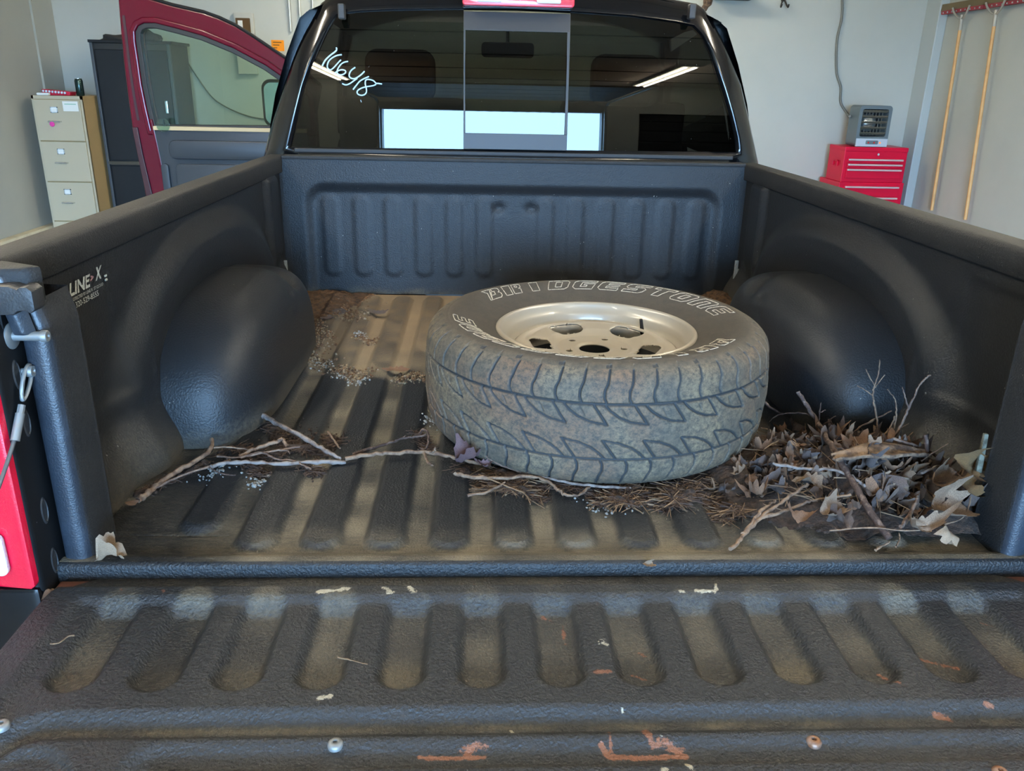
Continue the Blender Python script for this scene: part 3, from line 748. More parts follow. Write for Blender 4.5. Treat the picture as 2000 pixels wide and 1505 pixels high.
def bar(x0, x1, z0, z1, nm='slider_frame'):
    m = MB()
    for a in (x0, x1):
        pass
    v = [(a, glass_y(a, z)+o, z) for o in (-.011, .006) for a, z in ((x0, z0), (x1, z0), (x1, z1), (x0, z1))]
    m.add(v, [(0, 1, 2, 3), (7, 6, 5, 4), (0, 4, 5, 1), (1, 5, 6, 2), (2, 6, 7, 3), (3, 7, 4, 0)])
    return m.build('slider_bar', 'slider_frame', SW, bevel=.0015)
bar(SX0, SX1, g0, ztop); bar(SX0, SX1, zbot, g1); bar(SX0, SX0+.007, g1, g0); bar(SX1-.011, SX1, g1, g0)
# narrow body strip and rubber below the glass
P0, P1 = on_glass(574, 290), on_glass(1432, 300)
MB().box(P0[0]+.02, P1[0]-.02, glass_y(0, .5)-.022, glass_y(0, .5)+.005, P0[2]-.040, P0[2]-.012).build('sill_strip', 'black_paint', CAB, bevel=.006, smooth=50)
MB().box(P0[0]+.005, P1[0]-.005, glass_y(0, .5)-.012, glass_y(0, .5)+.004, P0[2]-.012, P0[2]+.003).build('glass_rubber', 'rubber_black', CAB, bevel=.003)

# --- number written on the glass with a paint marker
def stroke(pts, w_=5.6):
    q = smooth_path([(615+a/12.54, 80+b/12.54, 0) for a, b in pts], 5)
    P = []
    for p in q:
        g = on_glass(p.x, p.y); P.append((g[0], g[1]-.0012, g[2]))
    m = MB().tube(P, w_*.00052, 6)
    m.v = [(a, glass_y(a, c)-.0008+(b-glass_y(a, c)+.0012)*.25, c) for a, b, c in m.v]
    m.build('marker_stroke', 'paint_marker', CAB, smooth=60)
stroke([(522, 160), (535, 215), (480, 275), (380, 350), (265, 460), (205, 560), (185, 612)])
stroke([(660, 335), (540, 355), (430, 410), (345, 490), (305, 600), (325, 680), (385, 705), (450, 665), (520, 590), (600, 500), (640, 465)], 4.8)
stroke([(815, 500), (720, 520), (640, 570), (575, 660), (545, 740), (560, 800), (620, 830), (700, 815), (755, 765), (735, 720), (660, 705), (570, 730), (480, 790)], 4.6)
stroke([(990, 645), (900, 710), (850, 790), (845, 870), (900, 915), (980, 920), (1080, 865), (1160, 800), (1215, 740)], 5.0)
stroke([(1040, 915), (960, 970), (860, 1040), (760, 1075), (670, 1045)], 4.6)
stroke([(1325, 870), (1210, 920), (1100, 985), (1020, 1080), (935, 1190)], 4.8)
stroke([(1645, 1055), (1560, 1040), (1500, 1035), (1430, 970), (1310, 940), (1245, 965), (1235, 1050), (1255, 1140), (1265, 1240), (1220, 1310), (1130, 1330), (1045, 1290), (1045, 1220), (1130, 1160), (1260, 1120), (1420, 1095), (1500, 1060)], 4.6)
stroke([(1120, 1440), (1140, 1500)], 2.4)

# --- third brake lamp on the roof edge
bl = MB().prism(rpoly(-.205, .212, 1.048, 1.108, .012), 2.085, 2.16).build('brake_lamp', 'lamp_red', T, bevel=.006, smooth=40)
for c in (-.105, .115):
    tag(MB().prism(rpoly(c-.045, c+.045, 1.060, 1.092, .006), 2.080, 2.088).build('cargo_lens', 'lamp_white', bl, bevel=.002), 'clear cargo lens')
for px in (667, 1352):
    p = at(px, 20, 1, 2.10)
    MB().box(p[0]-.012, p[0]+.012, 2.085, 2.13, p[2]-.03, p[2]+.022).build('roof_joint', 'black_plastic', CAB, bevel=.005)

# ================================================================== open driver's door
DY = 3.32
def D(px, py, dy=0.0): p = at(px, py, 1, DY); return (p[0], p[2])
outer = [D(284, 384), D(275, 336), D(257, 245), D(248, 180), D(241, 122), D(235, 60), D(231, 12), D(229, -14), D(240, -20), D(300, -2), D(336, 9), D(397, 23), D(428, 34), D(460, 49), D(489, 67), D(525, 91), D(562, 116), D(600, 144), D(625, 166)]
hx = -1.0
outer += [(hx, .62), (hx, .10), (hx-.02, -.32), (-1.86, -.32), (-1.90, -.1)]
hole = [D(302, 249), D(293, 210), D(284, 165), D(278, 122), D(272, 82), D(271, 64), D(276, 54), D(286, 49), D(306, 49), D(350, 60), D(397, 73), D(458, 98), D(520, 131), D(547, 150), D(580, 174), D(600, 190)]
hole += [(hx-.03, D(600, 190)[1]-.06), (hx-.03, D(420, 248)[1])]
def ring_solid(name, out, inn, y0, y1, m, parent, bevel=None):
    """a flat sheet with a hole, given thickness: outline minus opening"""
    bm = bmesh.new()
    def loop_(poly, y):
        vs = [bm.verts.new((a, y, b)) for a, b in poly]; es = [bm.edges.new((vs[i], vs[(i+1) % len(vs)])) for i in range(len(vs))]; return vs, es
    sides = []
    for y in (y0, y1):
        v1, e1 = loop_(out, y); v2, e2 = loop_(inn, y)
        bmesh.ops.triangle_fill(bm, edges=e1+e2, use_beauty=True); sides.append((v1, v2))
    for k in (0, 1):
        a, b = sides[0][k], sides[1][k]; n = len(a)
        for i in range(n): bm.faces.new((a[i], a[(i+1) % n], b[(i+1) % n], b[i]))
    bmesh.ops.recalc_face_normals(bm, faces=bm.faces)
    me = bpy.data.meshes.new(name); bm.to_mesh(me); bm.free(); me.materials.append(MATS[m])
    o = finish(bpy.data.objects.new(name, me), parent)
    if bevel:
        md = o.modifiers.new('bevel', 'BEVEL'); md.width = bevel; md.segments = 3; md.limit_method = 'ANGLE'; md.angle_limit = .7
    return o
DOOR = ring_solid('front_door', outer, hole, DY, DY+.085, 'crimson_paint', T, .012)
tag(DOOR, 'crimson front door standing open')
# raised inner flange that carries the seal
def shrink(poly, c, k): return [(c[0]+(a-c[0])*k, c[1]+(b-c[1])*k) for a, b in poly]
def offset(poly, d):
    out = []; n = len(poly)
    for i in range(n):
        p0, p1, p2 = Vector(poly[i-1]), Vector(poly[i]), Vector(poly[(i+1) % n])
        a = (p1-p0).normalized(); b = (p2-p1).normalized(); t = (a+b).normalized(); nn = Vector((-t.y, t.x)); c = max(.45, nn.dot(Vector((-b.y, b.x))))
        out.append(tuple(p1+nn*(d/c)))
    return out
area = sum(a[0]*b[1]-b[0]*a[1] for a, b in zip(hole, hole[1:]+hole[:1])); sg = -1 if area > 0 else 1
h1 = offset(hole, sg*.012); h2 = offset(hole, sg*.030); hi = offset(hole, -sg*.012)
ring_solid('door_flange', offset(hole, sg*.036), offset(hole, sg*.008), DY-.030, DY+.01, 'crimson_paint', DOOR, .008)
ring_solid('window_seal', offset(hole, sg*.010), offset(hole, -sg*.016), DY-.022, DY+.02, 'rubber_black', DOOR, .005)
MB().prism(hole, DY+.012, DY+.018).build('door_glass', 'door_glass', DOOR)
# trailing-edge face with its folded step
e0 = [D(262, 262), D(275, 336), D(284, 384), (-1.90, -.1), (-1.86, -.32), (-1.80, -.32), (-1.815, -.1), D(318, 384), D(303, 300), D(293, 250), D(283, 200), D(268, 120), D(262, 120), D(270, 200)]
MB().prism([D(296, 232), D(303, 262), D(324, 364), D(330, 392), (-1.79, -.1), (-1.775, -.3), (-1.765, -.3), (-1.775, -.1), D(337, 392), D(331, 364), D(309, 262), D(301, 232)], DY-.036, DY).build('door_step', 'crimson_paint', DOOR, bevel=.006, smooth=50)
MB().prism([D(259, 248), D(270, 248), D(280, 300), D(300, 384), D(288, 384), D(277, 336)], DY-.012, DY+.002).build('latch_recess', 'crimson_dark', DOOR, bevel=.004)  # raised plate, shade of a recess put into its darker crimson
gl_ = [(239, 30), (245, 80), (251, 130), (259, 185), (268, 235)]
MB().prism([D(a, b) for a, b in gl_]+[D(a+5, b) for a, b in gl_[::-1]], DY-.003, DY+.004).build('frame_groove', 'crimson_dark', DOOR)  # flat strip, shade of the fold painted as darker crimson
MB().tube([(a, DY+.004, b) for a, b in outer[8:19]], .009, 6).build('roof_seal', 'rubber_black', DOOR, smooth=60)
# dark inner trim
tl = [D(303, 254), D(325, 364), D(336, 404), (-1.76, -.05), (-1.74, -.28), (hx-.04, -.28), (hx-.04, D(500, 252)[1])]
TRIM = MB().prism(tl, DY-.035, DY+.002).build('door_trim', 'trim_dark', DOOR, bevel=.006, smooth=50)
b0 = D(305, 250)
MB().box(b0[0], hx-.04, DY-.045, DY-.005, b0[1]-.008, b0[1]+.012).build('belt_strip', 'trim_belt', DOOR, bevel=.003)
a0, a1 = D(335, 272), D(520, 308)
arm = rpoly(a0[0], hx-.06, a1[1]-.01, a0[1], .035)
MB().prism(arm, DY-.062, DY-.03).build('armrest_pad', 'trim_dark', DOOR, bevel=.006, smooth=60)
a2 = D(340, 318)
MB().prism(rpoly(a2[0]+.02, -1.35, -.10, a2[1], .03, 4), DY-.05, DY-.03).build('map_pocket', 'trim_dark', DOOR, bevel=.004, smooth=60)
MB().prism(rpoly(a2[0]-.055, a2[0]-.015, -.10, a2[1], .018, 3), DY-.048, DY-.03).build('pocket_edge', 'trim_dark', DOOR, bevel=.004, smooth=60)
MB().tube([(-1.20, DY-.06, a1[1]+.0), (-1.15, DY-.09, a1[1]+.005), (-1.06, DY-.09, a1[1]+.012)], .012, 8).build('door_pull', 'chrome', DOOR, smooth=60)
kp = D(325, 246)
MB().lathe([(.0, 0), (.034, 0), (.034, .004), (0, .004)], (kp[0], DY-.050, kp[1]+.005), 24, 'y').build('round_sticker', 'door_glass', DOOR)
MB().tube([(kp[0], DY-.03, kp[1]-.01), (kp[0], DY-.03, kp[1]+.035)], .006, 10).build('lock_knob', 'black_plastic', DOOR, smooth=60)
# outside mirror, on the far side of the open door
c = at(533, 202, 1, DY+.22)
mr = MB().prism(rpoly(c[0]-.055, c[0]+.16, c[2]-.125, c[2]+.125, .05), DY+.20, DY+.30).box(c[0]+.02, c[0]+.07, DY+.05, DY+.22, c[2]-.10, c[2]-.06).build('side_mirror', 'black_plastic', DOOR, bevel=.015, smooth=60)
MB().prism(rpoly(c[0]-.038, c[0]+.145, c[2]-.108, c[2]+.108, .04), DY+.194, DY+.202).build('mirror_glass', 'chrome', DOOR)

# ================================================================== spare wheel
WC = np.array((.140, .645, .1510))
W = thing('spare_wheel', (WC[0], WC[1], .0), 'dirty spare wheel with raised white letters lying flat on the ribbed truck bed floor', 'wheel')
TR = .4025
ctrl = [(.229, -.090), (.232, -.102), (.240, -.112), (.252, -.118), (.275, -.129), (.305, -.142), (.333, -.1495), (.352, -.1485), (.368, -.142), (.383, -.129), (.3915, -.115), (.3952, -.101)]
def catmull(P, n):
    P = [np.array(p) for p in P]; out = []
    for i in range(len(P)-1):
        a, b, c, d = P[max(i-1, 0)], P[i], P[i+1], P[min(i+2, len(P)-1)]
        for k in range(n):
            t = k/n; out.append(.5*((2*b)+(c-a)*t+(2*a-5*b+4*c-d)*t*t+(3*b-a-3*c+d)*t**3))
    return out
sw = catmull(ctrl, 6)
tz = np.linspace(-.101, .101, 92); tread = [np.array((TR-.72*z*z, z)) for z in tz]
prof = np.array(sw+tread+[np.array((a, -b)) for a, b in sw[::-1]])
NT = 1800; th = np.linspace(0, 2*math.pi, NT, endpoint=False)
Th, R_ = np.meshgrid(th, prof[:, 0], indexing='ij'); _, Zp = np.meshgrid(th, prof[:, 1], indexing='ij')
_al = np.concatenate(([0], np.cumsum(np.hypot(*np.diff(prof, axis=0).T)))); _al -= _al[len(prof)//2]
Zt = np.broadcast_to(_al, Th.shape)                     # distance across the tread, measured along the surface
S = Th*TR                                               # length along the tread
def periodic(S, Zp, per, segs, w_):
    """1 where a point lies within w of any of the segments, repeated with period per"""
    s = np.mod(S, per); best = np.full(S.shape, 9.0)
    for pl in segs:
        for (ax, ay), (bx, by) in zip(pl, pl[1:]):
            for off in (-per, 0, per):
                vx, vy = bx-ax, by-ay; L2 = vx*vx+vy*vy
                t = np.clip(((s-ax-off)*vx+(Zp-ay)*vy)/L2, 0, 1); best = np.minimum(best, np.hypot(s-ax-off-t*vx, Zp-ay-t*vy))
    return 1-sstep(w_*.45, w_, best)
C_ = 2*math.pi*TR; pA, pB = C_/50, C_/31
tr = np.abs(Zt) < .146
gr = np.zeros_like(S)
gr = np.maximum(gr, 1-sstep(.0018, .0042, np.abs(np.abs(Zt)-.066)))                          # two circumferential grooves
up = [[(.0, .066), (-.006, .080), (-.006, .096), (.0, .112), (.004, .142)]]; lo = [[(-.004, -.142), (.0, -.112), (.006, -.096), (.006, -.080), (.0, -.066)]]
gr = np.maximum(gr, .95*periodic(S+.004*np.sin(S*9), Zt, pA, up, .0034)); gr = np.maximum(gr, .95*periodic(S+.011, Zt, pA, lo, .0034))
leaf_u = [[(.050, .066), (.079, .019)], [(-.008, .064), (.004, .050), (.022, .036), (.046, .025), (.079, .019)]]
leaf_l = [[(-a+.09, -b) for a, b in pl] for pl in leaf_u]
gr = np.maximum(gr, periodic(S, Zt, pB, leaf_u, .0034)); gr = np.maximum(gr, periodic(S+.02, Zt, pB, leaf_l, .0034))
sip = [[(.026, .056), (.034, .040)], [(.066, -.056), (.058, -.040)]]
gr = np.maximum(gr, .5*periodic(S, Zt, pB, sip, .0018))
dep = .0058*gr*tr
# shoulder scallops and sidewall rings
rad = R_
shz = (np.abs(Zt) > .140) & (rad > .358)
dep2 = .0028*periodic(S, rad, pA, [[(-.0, .392), (.006, .352)]], .0030)*shz
ring1 = .0016*np.exp(-((rad-.356)/.0011)**2)+.0012*np.exp(-((rad-.349)/.0009)**2)+.001*np.exp(-((rad-.268)/.0010)**2)+.001*np.exp(-((rad-.262)/.0010)**2)+.001*np.exp(-((rad-.256)/.0010)**2)
notch = .0018*(1-sstep(.006, .0075, np.abs(np.mod(S, pA*2)-pA)))*(1-sstep(.0030, .0042, np.abs(rad-.3655)))
wear = .0011*(vnoise(S, Zp, .012, 61)-.5)*tr+.0018*(vnoise(S, Zp, .05, 62)-.5)
dz = np.where(shz, 0, ring1)*(np.abs(Zp) > .1045)+notch*(np.abs(Zp) > .1045)
rr = R_-dep-dep2+wear
zz = Zp-np.sign(Zp)*dz*1.0
phi = 1.0
P = np.stack((WC[0]+rr*np.cos(Th+phi), WC[1]+rr*np.sin(Th+phi), WC[2]+zz), -1)
mk = np.stack((tr*1.0*(1-.75*np.clip(gr, 0, 1)), np.clip(gr, 0, 1)*tr+notch/.0018*(~tr), sstep(.33, .385, rad)*(~tr)), -1)
m = mat('tyre_rubber', (.022, .021, .020), .7); nt = m.node_tree; L = nt.links; b = nt.nodes['Principled BSDF']
tc = N(nt, 'ShaderNodeTexCoord'); an = N(nt, 'ShaderNodeAttribute', attribute_name='marks'); sp = N(nt, 'ShaderNodeSeparateColor'); L.new(an.outputs['Color'], sp.inputs[0])
def nz(scale, det, rg, st=(1, 1, 1)):
    mp = N(nt, 'ShaderNodeMapping'); mp.inputs['Scale'].default_value = st; L.new(tc.outputs['Object'], mp.inputs[0])
    n = N(nt, 'ShaderNodeTexNoise'); n.inputs['Scale'].default_value = scale; n.inputs['Detail'].default_value = det; n.inputs['Roughness'].default_value = rg
    L.new(mp.outputs[0], n.inputs['Vector']); return n.outputs['Fac']
def mx(f, a, c):
    n = N(nt, 'ShaderNodeMix', data_type='RGBA')
    if isinstance(f, float): n.inputs[0].default_value = f
    else: L.new(f, n.inputs[0])
    for i, v in ((6, a), (7, c)):
        if isinstance(v, tuple): n.inputs[i].default_value = (*v, 1)
        else: L.new(v, n.inputs[i])
    return n.outputs[2]
def rng_(x, lo, hi, o0=0., o1=1.):
    n = N(nt, 'ShaderNodeMapRange'); n.inputs[1].default_value = lo; n.inputs[2].default_value = hi; n.inputs[3].default_value = o0; n.inputs[4].default_value = o1; L.new(x, n.inputs[0]); return n.outputs[0]
def mul(a, c):
    n = N(nt, 'ShaderNodeMath', operation='MULTIPLY')
    for i, v in ((0, a), (1, c)):
        if isinstance(v, float): n.inputs[i].default_value = v
        else: L.new(v, n.inputs[i])
    return n.outputs[0]
dust = mx(rng_(nz(9, 4, .6), .42, .62), lin(110, 96, 74), lin(84, 76, 63))
dust = mx(rng_(nz(5, 3, .6), .52, .66), dust, lin(106, 82, 61))
treadf = mul(sp.outputs[0], rng_(nz(95, 9, .84), .42, .58, .04, 1.0))
sidef = rng_(nz(40, 7, .7), .35, .75, .16, .46)
edgef = mul(sp.outputs[2], rng_(nz(60, 6, .7), .35, .65))
col = mx(sidef, (.022, .021, .020), lin(84, 74, 60))
col = mx(edgef, col, lin(96, 85, 68)); col = mx(treadf, col, dust)
col = mx(rng_(sp.outputs[1], .2, .9), col, (.020, .021, .022))
L.new(col, b.inputs['Base Color'])
bp = N(nt, 'ShaderNodeBump'); bp.inputs['Strength'].default_value = .55; bp.inputs['Distance'].default_value = .003; L.new(nz(150, 6, .75), bp.inputs['Height']); L.new(bp.outputs[0], b.inputs['Normal'])
TY = grid('tyre', P, 'tyre_rubber', W, mk, closed_u=True, flip=False)
# raised white outline lettering on the upper sidewall
sz = np.interp
pr_r = np.array([a for a, b_ in ctrl][1:-1]); pr_z = np.array([-b_ for a, b_ in ctrl][1:-1])
GL = {
 'B': [[(0, 1), (.50, 1), (.50, .86), (.14, 0), (.0, 0), (.22, .62)], [(.14, 0), (.86, 0), (1, .16), (1, .40), (.88, .5), (1, .60), (1, .86), (.88, 1), (.58, 1), (.58, .66), (.70, .66), (.62, .34), (.34, .34), (.50, .66)]],
 'R': [[(0, 0), (0, 1), (.42, 1), (.42, 0)], [(.55, 0), (.55, 1), (.88, 1), (1, .88), (1, .58), (.88, .48), (1, .38), (1, 0)], [(.70, .62), (.82, .62), (.82, .80), (.70, .80)]],
 'I': [[(.1, 0), (.1, 1), (.9, 1), (.9, 0)]],
 'D': [[(0, 0), (0, 1), (.84, 1), (1, .82), (1, .18), (.84, 0)], [(.36, .22), (.66, .22), (.66, .78), (.36, .78)]],
 'G': [[(.16, 0), (0, .2), (0, .8), (.16, 1), (1, 1), (1, .76), (.36, .76), (.36, .24), (.66, .24), (.66, .42), (.5, .42), (.5, .60), (1, .60), (1, 0)]],
 'E': [[(.16, 0), (0, .2), (0, .8), (.16, 1), (1, 1), (1, .78), (.36, .78), (.36, .60), (.92, .60), (.92, .40), (.36, .40), (.36, .22), (1, .22), (1, 0)]],
 'S': [[(0, 0), (0, .24), (.62, .24), (.62, .40), (.16, .40), (0, .56), (0, .84), (.16, 1), (1, 1), (1, .76), (.38, .76), (.38, .60), (.84, .60), (1, .44), (1, .16), (.84, 0)]],
 'T': [[(0, 1), (1, 1), (1, .74), (.70, .74), (.70, 0), (.32, 0), (.32, .74), (0, .74)]],
 'O': [[(.16, 0), (0, .18), (0, .82), (.16, 1), (.84, 1), (1, .82), (1, .18), (.84, 0)], [(.36, .24), (.64, .24), (.64, .76), (.36, .76)]],
 'N': [[(0, 0), (0, 1), (.84, 1), (1, .84), (1, 0), (.66, 0), (.66, .74), (.36, .74), (.36, 0)]]}
def letters(txt, a0, a1, r0, r1, wf=.80):
    n = len(txt); sg_ = math.copysign(1, a1-a0)
    for i, ch in enumerate(txt):
        ac = a0+(a1-a0)*i/(n-1); span = abs(a1-a0)/(n-1)*wf*(.5 if ch == 'I' else 1)
        m_ = MB()
        for pl in GL[ch]:
            pts = []
            for (x0, y0), (x1, y1) in zip(pl, pl[1:]+pl[:1]):
                for k in range(3):
                    u = x0+(x1-x0)*k/3; v = y0+(y1-y0)*k/3
                    r = r0+(r1-r0)*v; a = ac+sg_*((u-.5)+(v-.5)*.34)*span
                    pts.append((WC[0]+r*math.cos(a), WC[1]+r*math.sin(a), WC[2]+float(np.interp(r, pr_r, pr_z))+.0004))
            m_.tube(pts+[pts[0]], .0013, 4, caps=False)
        m_.build('raised_letter', 'letter_white', TY)
ang = lambda px, py: math.atan2(at(px, py, 2, .270)[1]-WC[1], at(px, py, 2, .270)[0]-WC[0])
letters('BRIDGESTONE', ang(995, 576), ang(1378, 603), .292, .336)
letters('BRIDGESTONE', ang(995, 576)+math.pi, ang(1378, 603)+math.pi, .292, .336)

# --- silver steel rim
rz = WC[2]-.013
bar_ = [(.2365, .118), (.2360, .124), (.232, .1275), (.2265, .126), (.2235, .119), (.2215, .108), (.2155, .101), (.212, .094), (.2105, .082), (.208, .072), (.197, .062), (.192, .050), (.191, .02), (.19, -.02), (.20, -.08), (.215, -.10), (.2225, -.115), (.2310, -.124), (.2360, -.118)]
RIM = MB().lathe(bar_[:13], (WC[0], WC[1], rz), 120).build('rim', 'silver_wheel', W); RIM.data.shade_smooth()
MB().lathe(bar_[12:], (WC[0], WC[1], rz), 96).build('rim_back', 'wheel_shade', RIM).data.shade_smooth()
# disc with windows, bolt holes and hub bore
nr, na = 64, 520
r = np.linspace(.036, .1925, nr); a = np.linspace(0, 2*math.pi, na, endpoint=False)
A, Rr = np.meshgrid(a, r, indexing='ij')
h0 = ang(1235, 650)
hp = at(1235, 650, 2, .195); hq = at(1097, 640, 2, .195)
aw = math.atan2(hp[1]-WC[1], hp[0]-WC[0]); aw2 = math.atan2(hq[1]-WC[1], hq[0]-WC[0])
NH = 5; aw = math.radians(44); rw = .1285
def hole_f(A, Rr):
    d = np.full(A.shape, 9.0)
    for k in range(NH):
        t = aw+2*math.pi*k/NH
        lx = Rr*np.cos(A-t)-rw; ly = Rr*np.sin(A-t)
        d = np.minimum(d, rrect(ly, lx, -.043, .043, -.026, .026, .021))
    for k in range(5):
        t = aw+.3+2*math.pi*k/5; d = np.minimum(d, np.hypot(Rr*np.cos(A)-.070*math.cos(t), Rr*np.sin(A)-.070*math.sin(t))-.0085)
    return d
F = hole_f(A, Rr)
XY = np.stack((Rr*np.cos(A), Rr*np.sin(A)), -1)
def Fxy(x, y): return hole_f(np.arctan2(y, x), np.hypot(x, y))
near = np.abs(F) < .0026; e = 1e-4
x_, y_ = XY[..., 0], XY[..., 1]
gx = (Fxy(x_+e, y_)-Fxy(x_-e, y_))/(2*e); gy = (Fxy(x_, y_+e)-Fxy(x_, y_-e))/(2*e); gl = np.hypot(gx, gy)+1e-6
snap = (F < 0) & (F > -.0030)
x_ = np.where(snap, x_-F*gx/gl/gl, x_); y_ = np.where(snap, y_-F*gy/gl/gl, y_)
Rn = np.hypot(x_, y_)
def disc_z(R_): return np.interp(R_, (.036, .044, .050, .088, .098, .112, .150, .166, .178, .1925), (.064, .069, .070, .070, .075, .085, .090, .088, .082, .074))
Zd = disc_z(Rn)
Zd = Zd-.004*np.exp(-np.clip(F, 0, 1)/.004)*(Rr > .09)
P = np.stack((WC[0]+x_, WC[1]+y_, rz+Zd), -1).reshape(-1, 3)
keep = []
Fs = np.where(snap, 0, F)
for i in range(na):
    i2 = (i+1) % na
    for j in range(nr-1):
        if min(Fs[i, j], Fs[i2, j], Fs[i2, j+1], Fs[i, j+1]) > -1e-9: keep.append((i*nr+j, i2*nr+j, i2*nr+j+1, i*nr+j+1))
dsk = obj('rim_disc', P, keep, 'silver_wheel', RIM, True)
bm = bmesh.new(); bm.from_mesh(dsk.data); bmesh.ops.delete(bm, geom=[v for v in bm.verts if not v.link_faces], context='VERTS'); bmesh.ops.recalc_face_normals(bm, faces=bm.faces); bm.to_mesh(dsk.data); bm.free(); dsk.data.shade_smooth()
md = dsk.modifiers.new('thick', 'SOLIDIFY'); md.thickness = .005; md.offset = -1
v0 = at(1266, 632, 2, rz+.062); va = math.atan2(v0[1]-WC[1], v0[0]-WC[0])
vb = Vector((WC[0]+.200*math.cos(va), WC[1]+.200*math.sin(va), rz+.060)); vt = vb+Vector((-.012*math.cos(va), -.012*math.sin(va), .046))
MB().tube([vb, vb.lerp(vt, .6), vt], [.0058, .0046, .0042], 10).build('valve_stem', 'rubber_black', RIM, smooth=60)
W.scale = (1.015, 1.015, .895)

# ================================================================== along the left wall: filing cabinet and locker
FX0, FX1, FY0, FY1, FZ = -3.705, -3.312, 5.80, 6.44, .617
FC = thing('filing_cabinet', ((FX0+FX1)/2, 6.1, GROUND), 'beige four drawer filing cabinet with red tray on top beside the black locker', 'cabinet')
MB().box(FX0, FX1, FY0+.004, FY1, GROUND, FZ).build('cabinet_body', 'cabinet_tan', FC, bevel=.004)
dh = (FZ-.03-(GROUND+.06))/4
for k in range(4):
    z1 = FZ-.03-k*dh; z0 = z1-dh+.008
    d_ = MB().box(FX0+.018, FX1-.016, FY0-.016, FY0+.01, z0, z1).build('drawer', 'cabinet_beige', FC, bevel=.003)
    cx = (FX0+FX1)/2
    lab = MB()
    for a in ((cx-.052, cx+.004, z1-.098, z1-.092), (cx-.052, cx+.004, z1-.060, z1-.054), (cx-.052, cx-.046, z1-.098, z1-.054), (cx-.002, cx+.004, z1-.098, z1-.054)): lab.box(a[0], a[1], FY0-.024, FY0-.014, a[2], a[3])
    lab.build('label_frame', 'chrome', d_); MB().box(cx-.046, cx-.002, FY0-.020, FY0-.014, z1-.092, z1-.060).build('label_card', 'paper_white', d_)
    zz_ = z1-.165
    MB().tube([(cx-.075, FY0-.016, zz_), (cx-.075, FY0-.040, zz_), (cx+.015, FY0-.040, zz_), (cx+.015, FY0-.016, zz_)], .006, 8).build('drawer_handle', 'chrome', d_, smooth=50)
MB().box(FX0, FX1, FY0-.002, FY0+.02, FZ-.026, FZ).box(FX0, FX0+.016, FY0-.002, FY0+.02, GROUND, FZ).box(FX1-.014, FX1, FY0-.002, FY0+.02, GROUND, FZ).box(FX0, FX1, FY0-.002, FY0+.02, GROUND, GROUND+.055).build('front_frame', 'cabinet_beige', FC)
nd = MB().box(FX1-.145, FX1-.025, FY0-.026, FY0-.022, FZ-.115, FZ-.040).build('notice_card', 'paper_white'); tag(nd, 'white notice card stuck on the top drawer of the filing cabinet', 'card')
MB().box(FX1-.130, FX1-.040, FY0-.0275, FY0-.0258, FZ-.064, FZ-.058).build('print_line', 'paper_green', nd)
ch = thing('key_charm', (FX0+.150, FY0-.045, FZ-.21), 'round pink charm hanging from the top drawer handle', 'charm')
MB().lathe([(0, -.006), (.017, -.005), (.020, 0), (.017, .005), (0, .006)], (FX0+.150, FY0-.045, FZ-.215), 16, 'y').build('charm_disc', 'pink_charm', ch, smooth=50)
MB().tube([(FX0+.150, FY0-.045, FZ-.195), (FX0+.160, FY0-.042, FZ-.188)], .002, 5).build('charm_loop', 'chrome', ch)
tr_ = thing('socket_tray', (FX0+.16, FY0+.12, FZ), 'red socket tray on top of the beige filing cabinet', 'tray')
MB().prism([(FX0+.055, FZ+.001), (FX0+.275, FZ+.001), (FX0+.285, FZ+.030), (FX0+.06, FZ+.048)], FY0+.06, FY0+.17).build('tray_body', 'tray_red', tr_, bevel=.006)
for k in range(8): MB().lathe([(0, .012), (.009, .012), (.009, -.01), (0, -.01)], (FX0+.078+k*.024, FY0+.058, FZ+.034-k*.0018), 10, 'y').build('socket', 'chrome', tr_, smooth=40)
tag(MB().prism(rpoly(FX0+.035, FX0+.13, FZ+.001, FZ+.020, .008), FY0+.02, FY0+.05).build('white_cloth_strip', 'paper_white', bevel=.003), 'small white cloth in front of the red socket tray', 'cloth')
cn = thing('drink_can', (FX0+.345, FY0+.10, FZ), 'dark green drink can on the filing cabinet by the locker', 'can')
MB().lathe([(.0, 0), (.026, 0), (.031, .008), (.031, .115), (.026, .128), (.025, .130), (.0, .128)], (FX0+.345, FY0+.10, FZ), 24).build('can_body', 'can_dark', cn, smooth=40)
MB().lathe([(.0, .130), (.026, .130), (.026, .133), (.022, .131), (0, .131)], (FX0+.345, FY0+.10, FZ), 24).build('can_lid', 'chrome', cn, smooth=40)

LX0, LX1, LY0, LY1, LZ = -3.285, -2.650, 6.03, 6.46, 1.025
LK = thing('steel_locker', ((LX0+LX1)/2, 6.2, GROUND), 'tall black steel locker behind the open crimson truck door', 'locker')
MB().box(LX0, LX1, LY0+.02, LY1, GROUND, LZ).build('locker_body', 'locker_side', LK, bevel=.004)
MB().box(LX0-.012, LX1+.02, LY0-.006, LY1+.01, LZ, LZ+.022).build('locker_top', 'locker_black', LK, bevel=.003)
zm = .085
for z0, z1 in ((zm+.02, LZ-.05), (GROUND+.06, zm-.025)):
    d_ = MB().box(LX0+.03, LX1-.03, LY0+.0, LY0+.02, z0, z1).build('locker_door', 'locker_black', LK, bevel=.004)
    MB().box(LX1-.085, LX1-.065, LY0-.022, LY0, (z0+z1)/2-.05, (z0+z1)/2+.05).build('door_handle', 'chrome', d_, bevel=.004)
MB().box(LX0, LX0+.022, LY0-.012, LY0+.02, GROUND, LZ).box(LX1-.022, LX1, LY0-.012, LY0+.02, GROUND, LZ).build('locker_edge', 'locker_edge', LK, bevel=.003)
